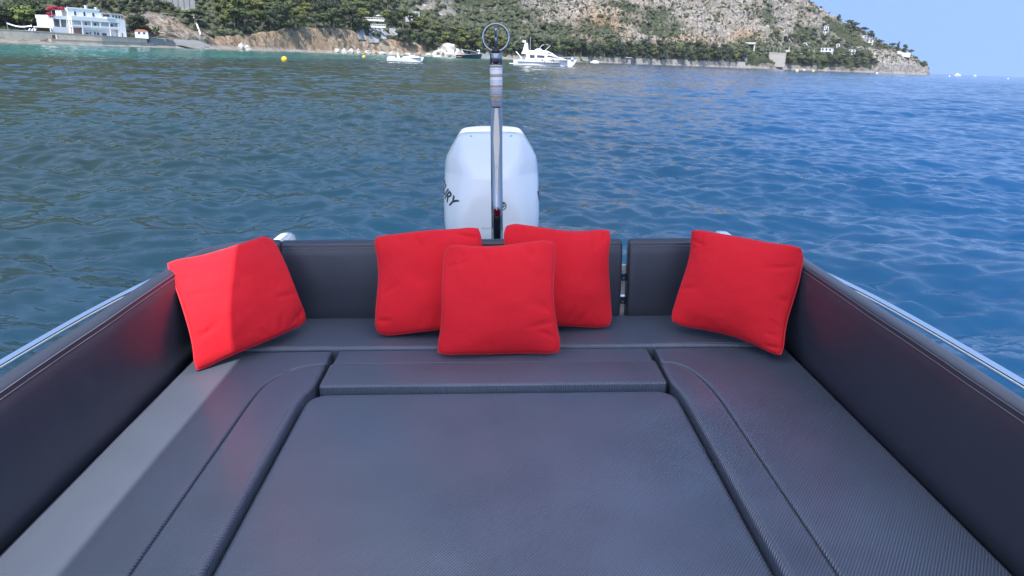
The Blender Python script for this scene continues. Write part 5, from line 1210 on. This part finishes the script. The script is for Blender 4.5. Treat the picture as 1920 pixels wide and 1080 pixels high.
# ------------------------------------------------------------------ throw cushions
def cushion(name, label, TL, TR, BR, BL, thick, seed, group):
    TL, TR, BR, BL = map(Vector, (TL, TR, BR, BL)); base = (BL + BR) / 2
    nrm = ((TR - BL).cross(TL - BR)); nrm = nrm.normalized()
    if nrm.y > 0: nrm = -nrm
    N = 56; g = random.Random(seed); off = Vector((g.uniform(0, 50), g.uniform(0, 50), 0))
    root = thing(name, label, 'cushion', BOAT @ Matrix.Translation(base), group)
    folds = []
    for _ in range(13):     # short creases running in from the edges
        e = g.choice('lrtb'); t = g.uniform(-0.85, 0.85); a_ = g.uniform(-0.5, 0.5)
        o = {'l': (-1, t), 'r': (1, t), 't': (t, 1), 'b': (t, -1)}[e]
        dd = {'l': (math.cos(a_), math.sin(a_)), 'r': (-math.cos(a_), math.sin(a_)), 't': (math.sin(a_), -math.cos(a_)), 'b': (math.sin(a_), math.cos(a_))}[e]
        folds.append((o, dd, g.uniform(0.25, 0.6), g.uniform(0.4, 1.0)))
    def mid(u, v):
        # corners stay out as ears, edges draw in
        cu = 1 - (0.080 + 0.035 * math.sin(2.3 * v + seed * 1.7 + (1 if u > 0 else 3))) * (1 - v * v) ** 0.75; cv = 1 - (0.078 + 0.035 * math.sin(2.1 * u + seed * 2.3 + (0 if v > 0 else 2))) * (1 - u * u) ** 0.75
        # round the very corner
        uu, vv = u * cu, v * cv
        cr = max(0.0, abs(u) + abs(v) - 1.72) / 0.28
        uu *= 1 - 0.072 * cr ** 1.6; vv *= 1 - 0.072 * cr ** 1.6
        a_, b_ = (uu + 1) / 2, (vv + 1) / 2
        p = BL * (1 - a_) * (1 - b_) + BR * a_ * (1 - b_) + TR * a_ * b_ + TL * (1 - a_) * b_
        w = 0.017 * math.sin(3.1 * u + seed) * (abs(v) ** 3) + 0.017 * math.sin(2.7 * v + 2 * seed) * (abs(u) ** 3)
        return p + nrm * w
    def puff(u, v, s):
        e = max(0.0, (1 - u * u)) * max(0.0, (1 - v * v))
        t = thick * (0.80 * e ** 0.42 + 0.20 * e)
        sag = 1 - 0.16 * v                     # fuller towards the bottom
        q = off + Vector((u * 1.6, v * 1.6, s * 3))
        t *= sag * (1 + 0.10 * noise.noise(q))
        wr = 0.0
        for (ox, oy), (dx, dy), ln, am in folds:
            rx, ry = u - ox, v - oy; al = rx * dx + ry * dy; ac = abs(-rx * dy + ry * dx)
            if 0 < al < ln: wr -= am * math.exp(-(ac / 0.030) ** 2) * math.sin(math.pi * al / ln) * 0.009
        wr += 0.004 * noise.noise(q * 1.7) * min(1, e * 3) + 0.0012 * noise.noise(q * 4.1) * min(1, e * 3) + 0.0005 * noise.noise(q * 8.0) * min(1, e * 4)
        return t + (wr if s > 0 else 0.0)
    V = []; F = []; idx = {}
    g1 = [math.sin(math.pi / 2 * (-1 + 2 * i / N)) * 0.6 + (-1 + 2 * i / N) * 0.4 for i in range(N + 1)]
    for s in (1, -1):
        for j in range(N + 1):
            for i in range(N + 1):
                edge = i in (0, N) or j in (0, N)
                if s == -1 and edge: idx[s, i, j] = idx[1, i, j]; continue
                u, v = g1[i], g1[j]; p = mid(u, v) - base
                if not edge: p = p + nrm * puff(u, v, s) * s
                idx[s, i, j] = len(V); V.append(p)
        for j in range(N):
            for i in range(N):
                q = (idx[s, i, j], idx[s, i + 1, j], idx[s, i + 1, j + 1], idx[s, i, j + 1])
                F.append(q if s == 1 else q[::-1])
    # rest on the seat: nothing below the vinyl
    for p in V:
        lim = 0.010 - base.z
        if p.z < lim - 0.002: p.z = lim - 0.002 + 0.1 * (p.z - lim + 0.002)
    c = mesh('cover', V, F, M['red'], root)
    loop = [V[idx[1, i, 0]] for i in range(N)] + [V[idx[1, N, j]] for j in range(N)] + [V[idx[1, N - i, N]] for i in range(N)] + [V[idx[1, 0, N - j]] for j in range(N)]
    MB().tube(loop, 0.0032, 8, closed=True).build('piping', M['piping'], root, smooth=True)
    return root
GC = 'red cushions on the stern lounge'
cushion('throw_cushion', 'red cushion in the left corner, crossed by the edge of the sunlight', (-1.232, 2.64, 0.41), (-0.927, 3.00, 0.425), (-0.775, 2.905, 0.055), (-1.112, 2.482, 0.004), 0.062, 1, GC)
cushion('throw_cushion', 'red cushion leaning behind the front one on its left side', (-0.520, 3.00, 0.412), (-0.052, 3.01, 0.452), (0.005, 2.855, 0.02), (-0.500, 2.822, 0.016), 0.060, 2, GC)
cushion('throw_cushion', 'red cushion leaning behind the front one, beside the hinge gap', (0.040, 3.01, 0.458), (0.508, 3.00, 0.436), (0.512, 2.885, 0.02), (0.015, 2.855, 0.02), 0.058, 3, GC)
cushion('throw_cushion', 'front middle red cushion standing before two others', (-0.198, 2.80, 0.424), (0.252, 2.79, 0.440), (0.270, 2.628, 0.004), (-0.242, 2.636, 0.004), 0.060, 4, GC)
cushion('throw_cushion', 'red cushion in the right corner beside the right side backrest', (0.838, 2.97, 0.442), (1.205, 2.66, 0.440), (1.135, 2.548, 0.012), (0.758, 2.88, 0.045), 0.060, 5, GC)
# ------------------------------------------------------------------ thin sea haze
hz = MB().box(-2200, 2200, -800, 2600, -6.0, 640).build('haze', None)
hm_ = bpy.data.materials.new('sea_haze'); hm_.use_nodes = True; hm_.node_tree.nodes.clear()
vo = hm_.node_tree.nodes.new('ShaderNodeVolumePrincipled'); mo = hm_.node_tree.nodes.new('ShaderNodeOutputMaterial'); hm_.node_tree.links.new(vo.outputs[0], mo.inputs['Volume'])
vo.inputs['Color'].default_value = (0.84, 0.90, 1.0, 1); vo.inputs['Density'].default_value = 0.00004; vo.inputs['Anisotropy'].default_value = 0.0
hz.data.materials.append(hm_); tag(hz, 'thin pale haze over the bay', 'haze', kind='stuff')
